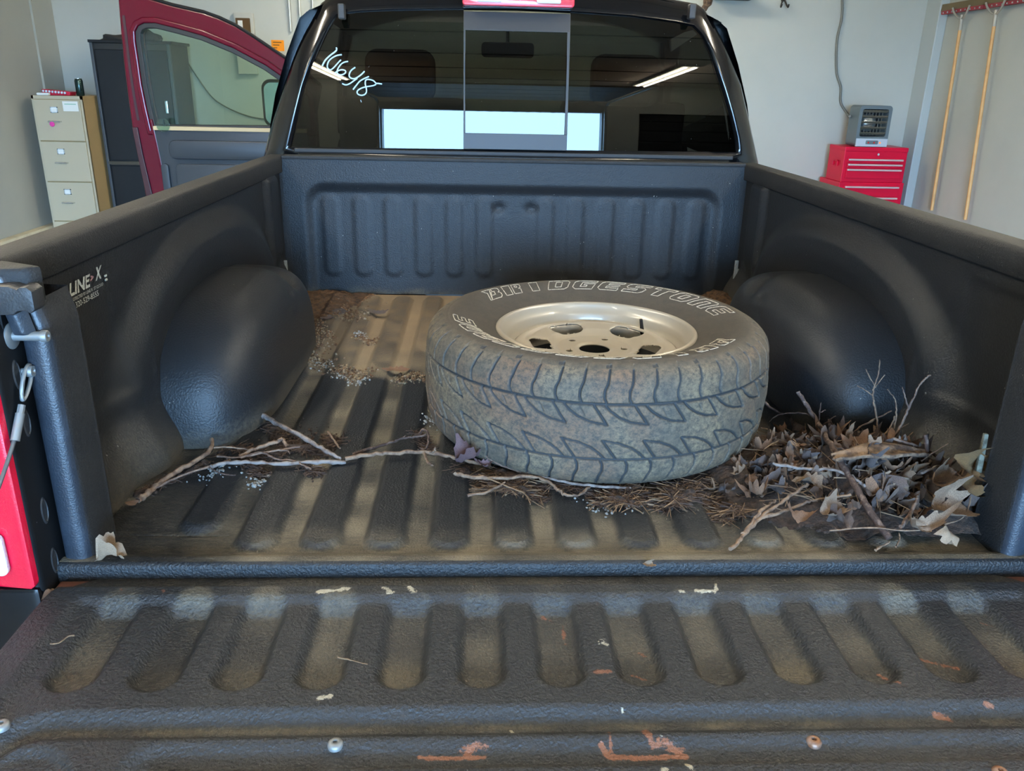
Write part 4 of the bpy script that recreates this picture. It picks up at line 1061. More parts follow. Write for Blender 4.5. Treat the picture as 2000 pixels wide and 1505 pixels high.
MB().box(LX0+.02, LX1-.02, LY0-.016, LY0+.0, zm-.014, zm+.012).build('locker_rail', 'cabinet_gap', LK, bevel=.003)
def lump(name, c, r, m, label, cat, seed):
    bm = bmesh.new(); bmesh.ops.create_icosphere(bm, subdivisions=3, radius=1); rr_ = np.random.default_rng(seed); ph_ = rr_.random(9)*6
    for v in bm.verts:
        k = 1+.18*math.sin(v.co.x*4+ph_[0])*math.sin(v.co.y*5+ph_[1])+.14*math.sin(v.co.z*6+ph_[2]+v.co.x*3)
        v.co = Vector((c[0]+v.co.x*r[0]*k, c[1]+v.co.y*r[1]*k, max(c[2], c[2]+v.co.z*r[2]*k)))
    me = bpy.data.meshes.new(name); bm.to_mesh(me); bm.free(); me.materials.append(MATS[m]); me.shade_smooth()
    return tag(finish(bpy.data.objects.new(name, me), None), label, cat)
lump('folded_coat', (LX0+.17, 6.2, LZ+.022), (.13, .14, .050), 'cloth_dark', 'dark folded coat on top of the black locker', 'coat', 3)
lump('cap', (LX0+.43, 6.18, LZ+.022), (.085, .09, .075), 'cloth_dark', 'brown cap lying on the right end of the black locker', 'cap', 5)
wp = [at(345, 88, 1, YB-.01), at(372, 130, 1, YB-.01), at(410, 185, 1, YB-.01), at(440, 208, 1, YB-.01), at(480, 225, 1, YB-.01), at(520, 233, 1, YB-.01), at(600, 240, 1, YB-.01)]
tag(MB().tube(smooth_path(wp, 5), .006, 6).build('wall_cable', 'cord_grey', smooth=60), 'thin grey cable drooping across the back wall from the locker', 'cable')

# --- on the back wall, left of the cab
ps = thing('breaker_box', (at(480, 60, 1, YB)[0], YB, at(480, 110, 1, YB)[2]), 'grey electrical box on the back wall above the crimson door', 'box')
b0, b1 = at(458, 25, 1, YB), at(503, 110, 1, YB)
MB().box(b0[0], b1[0], YB-.05, YB, b1[2]-.15, b0[2]).build('box_body', 'panel_steel', ps, bevel=.006)
c0, c1 = at(464, 36, 1, YB), at(493, 60, 1, YB)
MB().box(c0[0], c1[0], YB-.075, YB-.048, c1[2]-.16, c0[2]).build('box_door', 'ink', ps, bevel=.004)
MB().box(c0[0]+.02, c1[0]-.06, YB-.082, YB-.073, c1[2]-.14, c0[2]-.02).build('box_label', 'paper_white', ps)
s0, s1 = at(530, 78, 1, YB), at(556, 100, 1, YB)
so = MB().box(s0[0], s1[0], YB-.012, YB-.006, s1[2], s0[2]).build('warning_sticker', 'sign_orange'); tag(so, 'orange sticker on the back wall beside the cab', 'sticker')
for k in range(3): MB().box(s0[0]+.015, s1[0]-.02-.02*k, YB-.0135, YB-.0118, s0[2]-.022-.022*k, s0[2]-.016-.022*k).build('print_line', 'ink', so)
for i, px in enumerate((564, 584, 610)):
    p = at(px, 0, 1, YB-.02); q = at(px+4, 62, 1, YB-.02)
    tag(MB().tube([(p[0], YB-.02, CEIL), (p[0], YB-.02, q[2])], .012, 10).build('conduit_pipe', 'conduit', smooth=60), ('pale conduit pipe nearest the orange sticker', 'pale conduit pipe second from the orange sticker', 'conduit pipe closest to the cab corner')[i], 'pipe', 'conduits on the back wall')
pn0, pn1 = at(505, 68, 1, YB), at(660, 300, 1, YB)
struct('trim_4', MB().box(pn0[0], pn1[0]+.4, YB-.006, YB, pn1[2], pn0[2]), 'wall_paint')

# --- right side: tool chests, heater, cord, squeegees
CX0, CX1, CY0 = 3.095, 3.662, 6.10
BC = thing('tool_cabinet', ((CX0+CX1)/2, 6.3, GROUND), 'red rolling tool cabinet under the smaller red tool chest', 'tool cabinet')
z1 = .02
MB().box(CX0-.012, CX1+.012, CY0-.01, CY0+.43, GROUND+.10, z1).build('cabinet_body', 'chest_red', BC, bevel=.006)
def drawers(par, y, rows):
    for za, zb in rows:
        d_ = MB().box(CX0+.035, CX1-.035, y-.012, y+.01, zb, za).build('drawer', 'chest_red', par, bevel=.003)
        MB().box(CX0+.038, CX1-.038, y-.030, y-.010, za-.018, za-.002).build('drawer_pull', 'drawer_pull', d_, bevel=.004)
drawers(BC, CY0-.010, ((-.010, -.095), (-.105, -.185), (-.195, -.30), (-.31, -.46), (-.47, -.60)))
for x_ in (CX0+.05, CX1-.05):
    for y_ in (CY0+.05, CY0+.37): MB().lathe([(0, -.015), (.045, -.015), (.05, 0), (.045, .015), (0, .015)], (x_, y_, GROUND+.05), 16, 'x').build('castor', 'rubber_black', BC, smooth=50)
TCt = thing('tool_chest', ((CX0+CX1)/2, 6.3, z1), 'small red tool chest stacked on the rolling cabinet below the heater', 'tool chest')
zt = .318
MB().box(CX0, CX1, CY0, CY0+.33, z1, zt).build('chest_body', 'chest_red', TCt, bevel=.005)
MB().box(CX0-.003, CX1+.003, CY0-.004, CY0+.334, zt-.035, zt+.004).build('chest_lid', 'chest_red', TCt, bevel=.006)
drawers(TCt, CY0, ((.225, .188), (.182, .145), (.138, .055)))
MB().lathe([(0, -.012), (.010, -.012), (.011, -.008), (.011, 0)], (CX0+.30, CY0, .262), 14, 'y').build('lid_lock', 'chrome', TCt, smooth=40)
MB().box(CX0-.014, CX0, CY0+.10, CY0+.20, .19, .20).box(CX0-.014, CX0, CY0+.10, CY0+.11, .15, .20).box(CX0-.014, CX0, CY0+.19, CY0+.20, .15, .20).build('side_handle', 'chest_red', TCt, bevel=.003)
H0 = zt+.0055
hx0, hx1, hy0, hh = 3.185, 3.475, 6.13, .345
HT = thing('space_heater', ((hx0+hx1)/2, hy0+.1, H0), 'grey electric space heater standing on the red tool chest', 'heater')
ring_solid('heater_case', rpoly(hx0, hx1, H0, H0+hh, .03), rpoly(hx0+.028, hx1-.028, H0+.085, H0+hh-.03, .02), hy0, hy0+.20, 'heater_grey', HT, .006)
MB().box(hx0+.01, hx1-.01, hy0+.16, hy0+.19, H0+.01, H0+hh-.01).build('heater_back', 'heater_dark', HT)
MB().box(hx0+.004, hx1-.004, hy0-.012, hy0+.004, H0+.002, H0+.070).build('control_panel', 'heater_pale', HT, bevel=.004)
MB().prism(rpoly(hx0+.09, hx1-.09, H0+.022, H0+.055, .008), hy0-.016, hy0-.011).build('control_plate', 'heater_grey', HT)
for k, mm in ((0, 'button_red'), (1, 'button_red'), (2, 'button_lit')): MB().lathe([(0, -.006), (.007, -.005), (.008, 0)], (hx0+.112+.052*k, hy0-.016, H0+.036), 12, 'y').build('control_button', mm, HT, smooth=40)
for k in range(5):
    zc = H0+.112+k*.046
    Mx = Matrix.Translation((0, hy0+.02, zc)) @ Matrix.Rotation(math.radians(-32), 4, 'X')
    MB().box(hx0+.03, hx1-.03, -.016, .016, -.002, .002, Mx).build('louvre', 'heater_slat', HT)
for k in range(9):
    xx = hx0+.05+k*.029; MB().tube([(xx, hy0+.10, H0+.095), (xx, hy0+.10, H0+hh-.04)], .004, 6).build('element_fin', 'heater_slat', HT)
MB().lathe([(0, -.02), (.05, -.015), (.075, .01), (.08, .03)], ((hx0+hx1)/2-.01, hy0+.09, H0+.20), 20, 'y').build('reflector_bowl', 'heater_core', HT, smooth=60)
cp = [at(1643, -30, 1, YB-.02), at(1645, 0, 1, YB-.02), at(1644, 35, 1, YB-.02), at(1635, 80, 1, YB-.02), at(1634, 140, 1, YB-.02), at(1642, 170, 1, YB-.02), at(1642, 200, 1, YB-.02), at(1655, 222, 1, YB-.06)]
cp.append(np.array((hx0-.03, hy0+.12, H0+.25)))
tag(MB().tube(smooth_path([(cp[0][0], YB-.02, CEIL)]+[tuple(p) for p in cp], 6), .011, 8).build('heater_cord', 'cord_grey', smooth=60), 'thick grey cord hanging down the back wall to the heater', 'cord')

def squeegee(label, yc, y0, y1, yb, zc):
    q = thing('floor_squeegee', (XR-.05, yc, zc-1.5), label, 'squeegee', 'squeegees hung on the right wall')
    MB().box(XR-.075, XR-.035, y0, y1, zc-.008, zc+.022).build('squeegee_frame', 'squeegee_red', q, bevel=.006)
    MB().prism([(XR-.070, zc+.018), (XR-.040, zc+.018), (XR-.058, zc+.075), (XR-.066, zc+.075)], y0-.02, y1+.02).build('rubber_blade', 'squeegee_blade', q)
    n = 9
    for k in range(n):
        y = y0+.04+(y1-y0-.08)*k/(n-1)
        MB().lathe([(0, -.006), (.006, -.005), (.008, 0)], (XR-.075, y, zc+.005), 8, 'x').build('rivet', 'chrome', q)
    for s in (-1, 1):
        pts = [(XR-.065, yc+s*.01, zc-.06), (XR-.07, yc+s*.05, zc-.045), (XR-.08, yc+s*.10, zc-.005), (XR-.085, yc+s*.125, zc+.03)]
        MB().tube(smooth_path(pts, 5), .009, 8).build('curved_brace', 'squeegee_metal', q, smooth=60)
    b = Vector((XR-.045, yb, zc-1.62)); t = Vector((XR-.062, yc, zc-.03))
    MB().tube([t, t.lerp(b, .075)], [.017, .0145], 12).build('ferrule', 'squeegee_metal', q, smooth=60)
    MB().tube([t.lerp(b, .07), b], .0135, 12).build('handle', 'handle_wood', q, smooth=60)
squeegee('floor squeegee with red frame hung nearest the corner pilaster', 6.02, 5.72, 6.34, 5.93, 1.425)
squeegee('floor squeegee with red frame hung farther from the corner, at the frame edge', 5.545, 5.10, 5.70, 5.40, 1.425)
hk = thing('wall_hook', (at(1531, 5, 1, YB)[0], YB, at(1531, 5, 1, YB)[2]), 'small dark double hook on the back wall right of the cab', 'hook')
h = at(1531, 0, 1, YB-.03)
MB().box(h[0]-.015, h[0]+.015, YB-.03, YB, h[2]-.01, h[2]+.12).build('hook_plate', 'shadow_iron', hk, bevel=.003)
for s in (-1, 1): MB().tube(smooth_path([(h[0]+s*.008, YB-.03, h[2]), (h[0]+s*.026, YB-.05, h[2]-.045), (h[0]+s*.032, YB-.07, h[2]-.06), (h[0]+s*.030, YB-.085, h[2]-.04)], 4), [.007]*12+[.009], 8).build('hook_arm', 'shadow_iron', hk, smooth=60)
p, q = at(1392, 0, 1, YB), at(1462, 1, 1, YB)
tag(MB().box(p[0], q[0], YB-.25, YB, p[2]+.0, p[2]+.035).build('wall_shelf', 'shadow_iron', bevel=.004), 'dark shelf edge on the back wall above the cab roof corner', 'shelf')
p = at(1384, 4, 1, 6.3)
tag(MB().tube(smooth_path([(p[0]-.02, 6.42, p[2]+.22), (p[0], 6.40, p[2]+.10), (p[0]+.02, 6.40, p[2]+.02), (p[0]-.01, 6.4, p[2]-.05)], 4), [.03]*6+[.04]*4+[.028]*3, 8).build('hanging_glove', 'bark', smooth=60), 'brown rag hanging below the shelf by the cab roof', 'rag')

# --- twin-tube lights under the ceiling
for i, (x_, y_) in enumerate(((-1.9, -3.2), (-1.9, 1.0), (1.9, -3.2), (1.9, 1.0), (0, 5.0))):
    fx = thing('ceiling_light', (x_, y_, CEIL), ('twin tube light on the ceiling left of the tailgate', 'twin tube light on the ceiling left of the cab', 'twin tube light on the ceiling right of the tailgate', 'twin tube light on the ceiling right of the cab', 'twin tube light on the ceiling before the back wall')[i], 'lamp', 'tube lights')
    a, b_ = (.09, 1.22) if x_ else (1.22, .09)
    MB().box(x_-a, x_+a, y_-b_, y_+b_, CEIL-.06, CEIL).build('light_housing', 'fixture_white', fx, bevel=.005)
    for s in (-.05, .05):
        e0, e1 = ((x_+s, y_-1.19, CEIL-.085), (x_+s, y_+1.19, CEIL-.085)) if x_ else ((x_-1.19, y_+s, CEIL-.085), (x_+1.19, y_+s, CEIL-.085))
        MB().tube([e0, e1], .016, 10).build('light_tube', 'tube_light', fx, smooth=60)

# ================================================================== litter on the bed floor
def fz(x, y): return float(floor_z(np.array(float(x)), np.array(float(y)))[0])
def pile_h(x, y):
    """height of the leaf heap in the right rear corner"""
    x, y = np.asarray(x, float), np.asarray(y, float)
    h = .085*np.exp(-((x-.70)/.13)**2-((y-.26)/.13)**2)+.046*np.exp(-((x-.52)/.15)**2-((y-.33)/.12)**2)+.030*np.exp(-((x-.80)/.08)**2-((y-.14)/.06)**2)
    return h
def heap(name, x0, x1, y0, y1, hf, m, label, n=90, seed=1, amp=.006):
    gx, gy = np.meshgrid(np.linspace(x0, x1, n), np.linspace(y0, y1, n), indexing='ij')
    base = floor_z(gx, gy)[0]; h = hf(gx, gy)+amp*(vnoise(gx, gy, .012, seed)-.5)*np.clip(hf(gx, gy)/.01, 0, 1)+amp*.8*(vnoise(gx, gy, .03, seed+1)-.5)*np.clip(hf(gx, gy)/.01, 0, 1)
    o = grid(name, np.stack((gx, gy, np.where(h > .0025, base+h, base-.012)), -1), m)
    return tag(o, label, 'litter', kind='stuff')
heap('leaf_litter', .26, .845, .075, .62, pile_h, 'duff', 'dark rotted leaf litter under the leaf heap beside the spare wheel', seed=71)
heap('soil_drift', -.86, -.35, 1.25, 1.93, lambda x, y: .016*np.exp(-((x+.74)/.14)**2-((y-1.90)/.30)**2)*(.4+vnoise(x, y, .07, 81)), 'soil', 'brown soil drifted against the headboard behind the left wheel well', seed=82, amp=.010)
heap('soil_drift', .55, .86, 1.35, 1.93, lambda x, y: .030*np.exp(-((x-.82)/.16)**2-((y-1.90)/.22)**2)*(.4+vnoise(x, y, .07, 83)), 'soil', 'brown soil in the front right bed corner behind the spare wheel', seed=84, amp=.010)

# --- fine stuff: needles and grit
def strips(name, spots, n, lo, hi, r, m, label, lift=None, seed=5):
    g = np.random.default_rng(seed); mb = MB()
    for _ in range(n):
        a, b, c, d, w_ = spots[g.integers(len(spots))]
        t = g.random(); x = a+(c-a)*t+g.normal()*w_; y = b+(d-b)*t+g.normal()*w_*.8
        L = g.uniform(lo, hi); an = g.random()*math.pi; dx, dy = math.cos(an)*L/2, math.sin(an)*L/2
        if abs(x) > .82 or y < .09: continue
        z = max(fz(x, y), -.013)+(float(pile_h(x, y))+g.uniform(0, .012) if lift else g.uniform(.001, .006))
        bend = g.normal()*L*.10
        mb.tube([(x-dx, y-dy, z+g.uniform(-.002, .003)), (x-dy*.2*bend/L*4, y+dx*.2*bend/L*4, z+g.uniform(0, .003)), (x+dx, y+dy, z+g.uniform(-.002, .004))], r*g.uniform(.6, 1.2), 3, caps=False)
    return tag(mb.build(name, m), label, 'needles', kind='stuff')
A2 = lambda px, py: tuple(at(px, py, 2, -.006)[:2])
def seg(p, q, w_): return (*A2(*p), *A2(*q), w_)
tyre_band = [seg((915, 925), (1130, 955), .018), seg((1130, 955), (1330, 970), .020), seg((1330, 970), (1480, 945), .030), seg((1380, 950), (1480, 900), .03), seg((950, 950), (1060, 970), .010), seg((1420, 1000), (1420, 1005), .012), seg((1300, 975), (1310, 990), .014), seg((1180, 975), (1230, 990), .010)]
strips('pine_needles', tyre_band, 3600, .015, .055, .0009, 'needle', 'brown pine needles packed along the near edge of the spare wheel', seed=5)
strips('dry_grass', tyre_band, 520, .03, .10, .0010, 'needle_tan', 'tan grass stalks among the needles before the spare wheel', seed=6)
left_band = [seg((430, 880), (560, 890), .012), seg((270, 960), (400, 900), .010), seg((560, 880), (640, 880), .016), seg((480, 905), (510, 925), .010), seg((600, 915), (620, 920), .008), seg((540, 840), (560, 870), .014), seg((640, 850), (660, 870), .008), seg((815, 850), (840, 880), .007)]
strips('pine_needles', left_band, 1000, .012, .05, .0010, 'needle', 'brown needles caught among the sticks behind the left wheel well', seed=8)
strips('dry_grass', [seg((1440, 900), (1860, 960), .045), seg((1500, 980), (1830, 1020), .03), seg((1500, 870), (1800, 860), .04)], 170, .04, .13, .0011, 'needle_tan', 'tan grass stalks sticking out of the leaf heap', lift=True, seed=9)
def pebbles(name, spots, n, lo, hi, m, label, seed):
    g = np.random.default_rng(seed); mb = MB()
    t_ = (1+5**.5)/2
    iv = np.array([(-1, t_, 0), (1, t_, 0), (-1, -t_, 0), (1, -t_, 0), (0, -1, t_), (0, 1, t_), (0, -1, -t_), (0, 1, -t_), (t_, 0, -1), (t_, 0, 1), (-t_, 0, -1), (-t_, 0, 1)])/1.9
    fi = [(0, 11, 5), (0, 5, 1), (0, 1, 7), (0, 7, 10), (0, 10, 11), (1, 5, 9), (5, 11, 4), (11, 10, 2), (10, 7, 6), (7, 1, 8), (3, 9, 4), (3, 4, 2), (3, 2, 6), (3, 6, 8), (3, 8, 9), (4, 9, 5), (2, 4, 11), (6, 2, 10), (8, 6, 7), (9, 8, 1)]
    for _ in range(n):
        a, b, c, d, w_ = spots[g.integers(len(spots))]; t = g.random()
        x = a+(c-a)*t+g.normal()*w_; y = b+(d-b)*t+g.normal()*w_*1.3
        if abs(x) > .84 or not (.02 < y < 1.92): continue
        s_ = lo*(hi/lo)**(g.random()**1.6); sc = g.uniform(.6, 1.2, 3)*s_
        P_ = iv*sc*g.uniform(.8, 1.2, (12, 1)); an = g.random()*6.3
        rot = np.array(((math.cos(an), -math.sin(an), 0), (math.sin(an), math.cos(an), 0), (0, 0, 1)))
        mb.add(P_@rot.T+np.array((x, y, fz(x, y)+s_*.5)), fi)
    return tag(mb.build(name, m), label, 'gravel', kind='stuff')
def band_h(segs, top, wk=1.0, seed=1):
    def h(x, y):
        best = np.full(np.shape(x), 9.0)
        for a, b, c, d, w_ in segs:
            vx, vy = c-a, d-b; L2 = vx*vx+vy*vy+1e-9; t = np.clip(((x-a)*vx+(y-b)*vy)/L2, 0, 1)
            best = np.minimum(best, np.hypot(x-a-t*vx, (y-b-t*vy)/1.0)/(w_*wk))
        return top*np.clip(1.15-best*(.6+.8*vnoise(x, y, .02, seed)), 0, 1)*(.35+vnoise(x, y, .012, seed+3))
    return h
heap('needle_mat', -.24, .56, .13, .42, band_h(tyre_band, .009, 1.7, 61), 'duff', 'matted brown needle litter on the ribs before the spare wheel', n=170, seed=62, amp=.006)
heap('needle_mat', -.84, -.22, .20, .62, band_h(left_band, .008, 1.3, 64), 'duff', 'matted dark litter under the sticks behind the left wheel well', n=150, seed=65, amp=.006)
back = [seg((590, 575), (700, 580), .05), seg((600, 620), (620, 690), .022), seg((590, 700), (640, 710), .02), seg((655, 725), (710, 735), .018), seg((640, 600), (700, 620), .03), seg((780, 735), (830, 745), .015), seg((700, 660), (730, 665), .012), seg((600, 640), (640, 660), .02)]
pebbles('gravel', back, 1500, .0016, .0052, 'grit', 'tan grit and crumbs scattered on the bed floor behind the left wheel well', 91)
pebbles('bark_crumbs', back, 900, .0018, .0060, 'soil', 'dark bark crumbs scattered near the headboard', 92)
pebbles('gravel', [seg((600, 700), (640, 715), .02), seg((660, 735), (710, 745), .014), seg((500, 935), (505, 940), .010), seg((400, 925), (440, 920), .014), seg((700, 655), (720, 660), .01), seg((835, 815), (860, 825), .012), seg((1130, 985), (1250, 995), .012)], 420, .0018, .0048, 'grit_grey', 'pale grey pebbles in small clusters on the bed floor', 93)
pebbles('bark_crumbs', left_band+[seg((1380, 960), (1460, 1000), .03), seg((560, 850), (650, 870), .03)], 1100, .0018, .0050, 'duff', 'dark crumbs between the sticks and needles', 94)
pebbles('gravel', tyre_band, 350, .0015, .0035, 'grit', 'fine tan grit below the spare wheel edge', 95)

def on_heap(px, py, off):
    """where the line of sight of a pixel first comes down to the heap, off above it"""
    d = _f+_r*(px-1000)/FPX-_u*(py-752.5)/FPX
    for t in np.arange(1.2, 2.4, .004):
        p = CAM+d*t
        if p[2] <= float(pile_h(p[0], p[1]))+off: return p
    return p
# --- sticks and twigs: each its own thing
def pt(s):
    """(px, py, height) on the floor, or (px, py, 'y', depth) for a point standing up at that depth"""
    if s[2] == 'h': return Vector(on_heap(s[0], s[1], s[3]))
    if len(s) == 3:
        p = at(s[0], s[1], 2, s[2]); return Vector(p)
    return Vector(at(s[0], s[1], 1, s[3]))
def twig(name, label, pts, r0, r1, m, branches=(), group='sticks and twigs in the truck bed', cat='twig', seed=0):
    g = np.random.default_rng(seed+len(pts)*7)
    def one(ps, a, b):
        P = smooth_path([pt(p) for p in ps], 6); n = len(P)
        P = [p+Vector(g.normal(size=3))*a*.22 for p in P]
        return P, [(a+(b-a)*i/(n-1))*(1+.22*g.normal()*(i % 3 == 0)) for i in range(n)]
    if branches:
        root = thing(name, tuple(pt(pts[0])), label, cat, group)
        P, R = one(pts, r0, r1); MB().tube(P, R, 7).build('stem', m, root, smooth=60)
        for bp_, ra, rb in branches:
            P, R = one(bp_, ra, rb); MB().tube(P, R, 6).build('side_shoot', m, root, smooth=60)
        return root
    P, R = one(pts, r0, r1)
    return tag(MB().tube(P, R, 7).build(name, m, smooth=60), label, cat, group)
h0 = .008
twig('stick', 'grey stick slanting from the left wheel well toward the pale stick', [(516, 812, .020), (545, 828, .020), (600, 858, .018), (640, 882, .014), (664, 896, .008)], .0062, .0042, 'twig_grey', seed=1)
twig('stick', 'long pale straight stick lying across the left floor ribs', [(412, 912, .012), (440, 904, .014), (490, 903, .014), (560, 905, .012), (620, 902, .010), (674, 902, .006)], .0042, .0046, 'twig_grey', seed=2)
twig('stick', 'brown stick leading down to the left bed corner', [(414, 858, .022), (412, 876, .018), (395, 892, .014), (350, 918, .010), (318, 938, .008), (290, 962, .006), (270, 976, .006)], .0046, .0058, 'twig_tan', seed=3)
twig('stick', 'short thick brown stick with broken tip behind the left wheel well', [(468, 892, .012), (500, 876, .018), (535, 864, .024), (552, 858, .026), (560, 870, .018)], .0050, .0038, 'twig_tan', seed=4)
twig('twig', 'thin forked twig above the long pale stick', [(470, 894, .014), (510, 884, .018), (550, 878, .020), (586, 872, .020)], .0030, .0020, 'twig_brown', [([(545, 879, .02), (562, 880, .022), (566, 886, .018)], .0018, .001)], seed=5)
twig('twig', 'thin wavy twig crossing below the short brown stick', [(424, 890, .014), (460, 894, .014), (510, 884, .018), (540, 896, .016), (575, 900, .014), (600, 912, .010), (608, 916, .008)], .0026, .0018, 'twig_brown', seed=6)
twig('twig', 'straight thin twig parallel to the pale stick at its far side', [(418, 874, .02), (450, 873, .02), (500, 880, .016)], .0022, .0016, 'twig_tan', seed=7)
twig('twig', 'thin twig pointing left from the pale stick end', [(300, 955, .006), (350, 930, .008), (405, 912, .010), (450, 898, .012)], .0022, .0026, 'twig_brown', seed=8)
twig('twig', 'thin dark twig beneath the long pale stick', [(400, 905, .010), (425, 922, .008), (460, 928, .008)], .0020, .0012, 'twig_dark', seed=9)
twig('twig', 'short curved twig on the floor rib right of the grey stick', [(640, 842, .012), (652, 858, .012), (664, 876, .008)], .0030, .0018, 'twig_tan', seed=10)
twig('stick', 'long brown stick reaching from the pale stick toward the spare wheel', [(676, 896, .010), (720, 888, .014), (770, 884, .016), (830, 882, .016), (880, 892, .014), (925, 902, .010), (955, 910, .006)], .0048, .0040, 'twig_tan', [([(838, 883, .016), (848, 880, .03), (850, 872, .04)], .003, .0018), ([(828, 884, .014), (836, 902, .012), (846, 908, .012)], .003, .0024)], seed=11)
twig('stick', 'dark flaking bark strip above the long brown stick', [(690, 886, .010), (740, 872, .014), (780, 858, .018), (815, 852, .022), (833, 848, .026)], .0040, .0022, 'twig_dark', [([(815, 852, .022), (826, 838, .03), (836, 846, .03), (836, 866, .02), (826, 884, .014)], .003, .002), ([(770, 862, .018), (792, 850, .026)], .002, .001)], seed=12)
twig('twig', 'reddish thin twig bending around the near left of the spare wheel', [(928, 868, .05), (945, 886, .036), (965, 902, .026), (1000, 915, .018), (1050, 928, .014), (1112, 934, .010)], .0022, .0028, 'twig_brown', seed=13)
twig('stick', 'crooked tan stick on the needles in front of the spare wheel', [(887, 924, .012), (920, 930, .014), (970, 934, .014), (1030, 930, .016), (1065, 938, .014), (1090, 955, .010), (1104, 965, .008), (1130, 966, .008), (1152, 950, .010)], .0044, .0026, 'twig_tan', seed=14)
twig('stick', 'straight grey stick leading under the near edge of the spare wheel', [(1010, 920, .014), (1080, 936, .014), (1150, 947, .012), (1232, 953, .008)], .0030, .0030, 'twig_grey', seed=15)
twig('twig', 'thin straw twig slanting across the needle mat', [(934, 926, .016), (980, 945, .012), (1024, 964, .008), (1036, 984, .006)], .0018, .0012, 'needle_tan', seed=16)
twig('stick', 'short tan stick at the left end of the needle mat', [(912, 968, .008), (950, 960, .010), (985, 942, .012)], .0034, .0020, 'twig_tan', seed=17)
# right heap
yb = .30
twig('branch', 'dark knobbly branch lying across the leaf heap', [(1558, 765, 'y', .47), (1575, 790, 'y', .46), (1600, 830, 'y', .43), (1622, 868, 'h', .034), (1645, 908, 'h', .036), (1672, 950, 'h', .036), (1700, 1000, 'h', .034), (1738, 1052, 'h', .016)], .0042, .0072, 'twig_dark', [([(1590, 812, 'y', .46), (1560, 806, 'y', .50), (1520, 810, 'y', .54), (1502, 824, 'y', .55)], .002, .001), ([(1605, 838, 'y', .44), (1600, 822, 'y', .44), (1603, 786, 'y', .43)], .002, .0012), ([(1604, 832, 'y', .44), (1632, 812, 'y', .42)], .0016, .001), ([(1602, 805, 'y', .43), (1612, 800, 'y', .43)], .0016, .001)], cat='branch', seed=18)
twig('branch', 'pale forked branch leaning out of the heap toward the tailgate', [(1426, 1072, .008), (1450, 1048, .010), (1482, 1014, 'h', .018), (1520, 985, 'h', .022), (1552, 962, 'h', .026), (1578, 945, 'h', .030)], .0042, .0032, 'twig_tan', [([(1484, 1012, 'h', .018), (1530, 998, 'h', .022), (1570, 982, 'h', .028), (1600, 974, 'h', .032), (1662, 966, 'h', .036)], .0034, .0022), ([(1450, 1045, .01), (1470, 1020, .018), (1488, 996, .024), (1512, 978, .026)], .0042, .0030)], cat='branch', seed=19)
twig('twig', 'upright twig with five fine tips standing on the heap', [(1716, 852, 'y', .40), (1713, 820, 'y', .40), (1708, 790, 'y', .40), (1705, 770, 'y', .40), (1708, 752, 'y', .40), (1716, 730, 'y', .40), (1718, 702, 'y', .39)], .0024, .0012, 'twig_tan', [([(1705, 772, 'y', .40), (1690, 762, 'y', .40), (1675, 753, 'y', .41)], .0016, .001), ([(1708, 752, 'y', .40), (1698, 735, 'y', .40), (1691, 720, 'y', .40)], .0015, .001), ([(1709, 756, 'y', .40), (1720, 742, 'y', .39), (1728, 732, 'y', .39)], .0015, .001)], seed=20)
twig('twig', 'tall curved twig leaning right over the heap', [(1712, 882, 'y', .33), (1740, 858, 'y', .34), (1760, 830, 'y', .34), (1776, 795, 'y', .34), (1795, 755, 'y', .34), (1806, 740, 'y', .34), (1818, 732, 'y', .34)], .0034, .0018, 'twig_brown', [([(1774, 798, 'y', .34), (1768, 775, 'y', .34), (1762, 756, 'y', .34)], .002, .0012)], seed=21)
twig('twig', 'thin bowed twig left of the tall curved twig', [(1738, 860, 'y', .36), (1746, 838, 'y', .36), (1751, 805, 'y', .36), (1748, 780, 'y', .36), (1734, 760, 'y', .36)], .0022, .0012, 'twig_tan', seed=22)
twig('twig', 'brown twig slanting up to the right behind the upright twigs', [(1634, 876, 'y', .38), (1668, 842, 'y', .40), (1702, 822, 'y', .41), (1742, 802, 'y', .42)], .0024, .0018, 'twig_brown', seed=23)
twig('twig', 'second brown twig slanting right under the upright twigs', [(1676, 882, 'y', .34), (1705, 862, 'y', .35), (1735, 840, 'y', .36), (1748, 812, 'y', .36)], .0024, .0016, 'twig_tan', seed=24)
twig('stick', 'long dark stick arching from the heap to the right post', [(1742, 856, 'h', .030), (1790, 870, 'h', .030), (1830, 890, 'h', .030), (1860, 915, 'h', .030), (1885, 940, 'h', .030), (1898, 962, 'h', .030)], .0034, .0022, 'twig_brown', seed=25)
twig('stick', 'short upright stub standing in the heap near the right post', [(1809, 916, 'y', .22), (1811, 885, 'y', .22), (1808, 849, 'y', .22)], .0036, .0040, 'twig_dark', seed=26)
twig('twig', 'thin curved twig right of the upright stub', [(1800, 900, 'y', .21), (1822, 884, 'y', .20), (1852, 866, 'y', .19)], .0014, .0008, 'twig_brown', seed=27)
twig('twig', 'pale arching twig near the right end of the heap', [(1800, 925, 'h', .030), (1825, 912, 'h', .030), (1850, 912, 'h', .030), (1868, 922, 'h', .030)], .0028, .0020, 'twig_grey', seed=28)
twig('twig', 'thin twig sweeping along the front of the heap to the right post', [(1620, 1036, 'h', .030), (1700, 1030, 'h', .030), (1780, 1036, 'h', .030), (1850, 1022, 'h', .030), (1885, 1005, 'h', .030), (1898, 960, 'h', .030)], .0016, .0012, 'twig_tan', seed=29)
twig('twig', 'grey twig lying over the middle of the heap', [(1510, 905, 'h', .030), (1570, 915, 'h', .030), (1630, 918, 'h', .030), (1665, 932, 'h', .030), (1690, 950, 'h', .030)], .0034, .0030, 'twig_grey', seed=30)
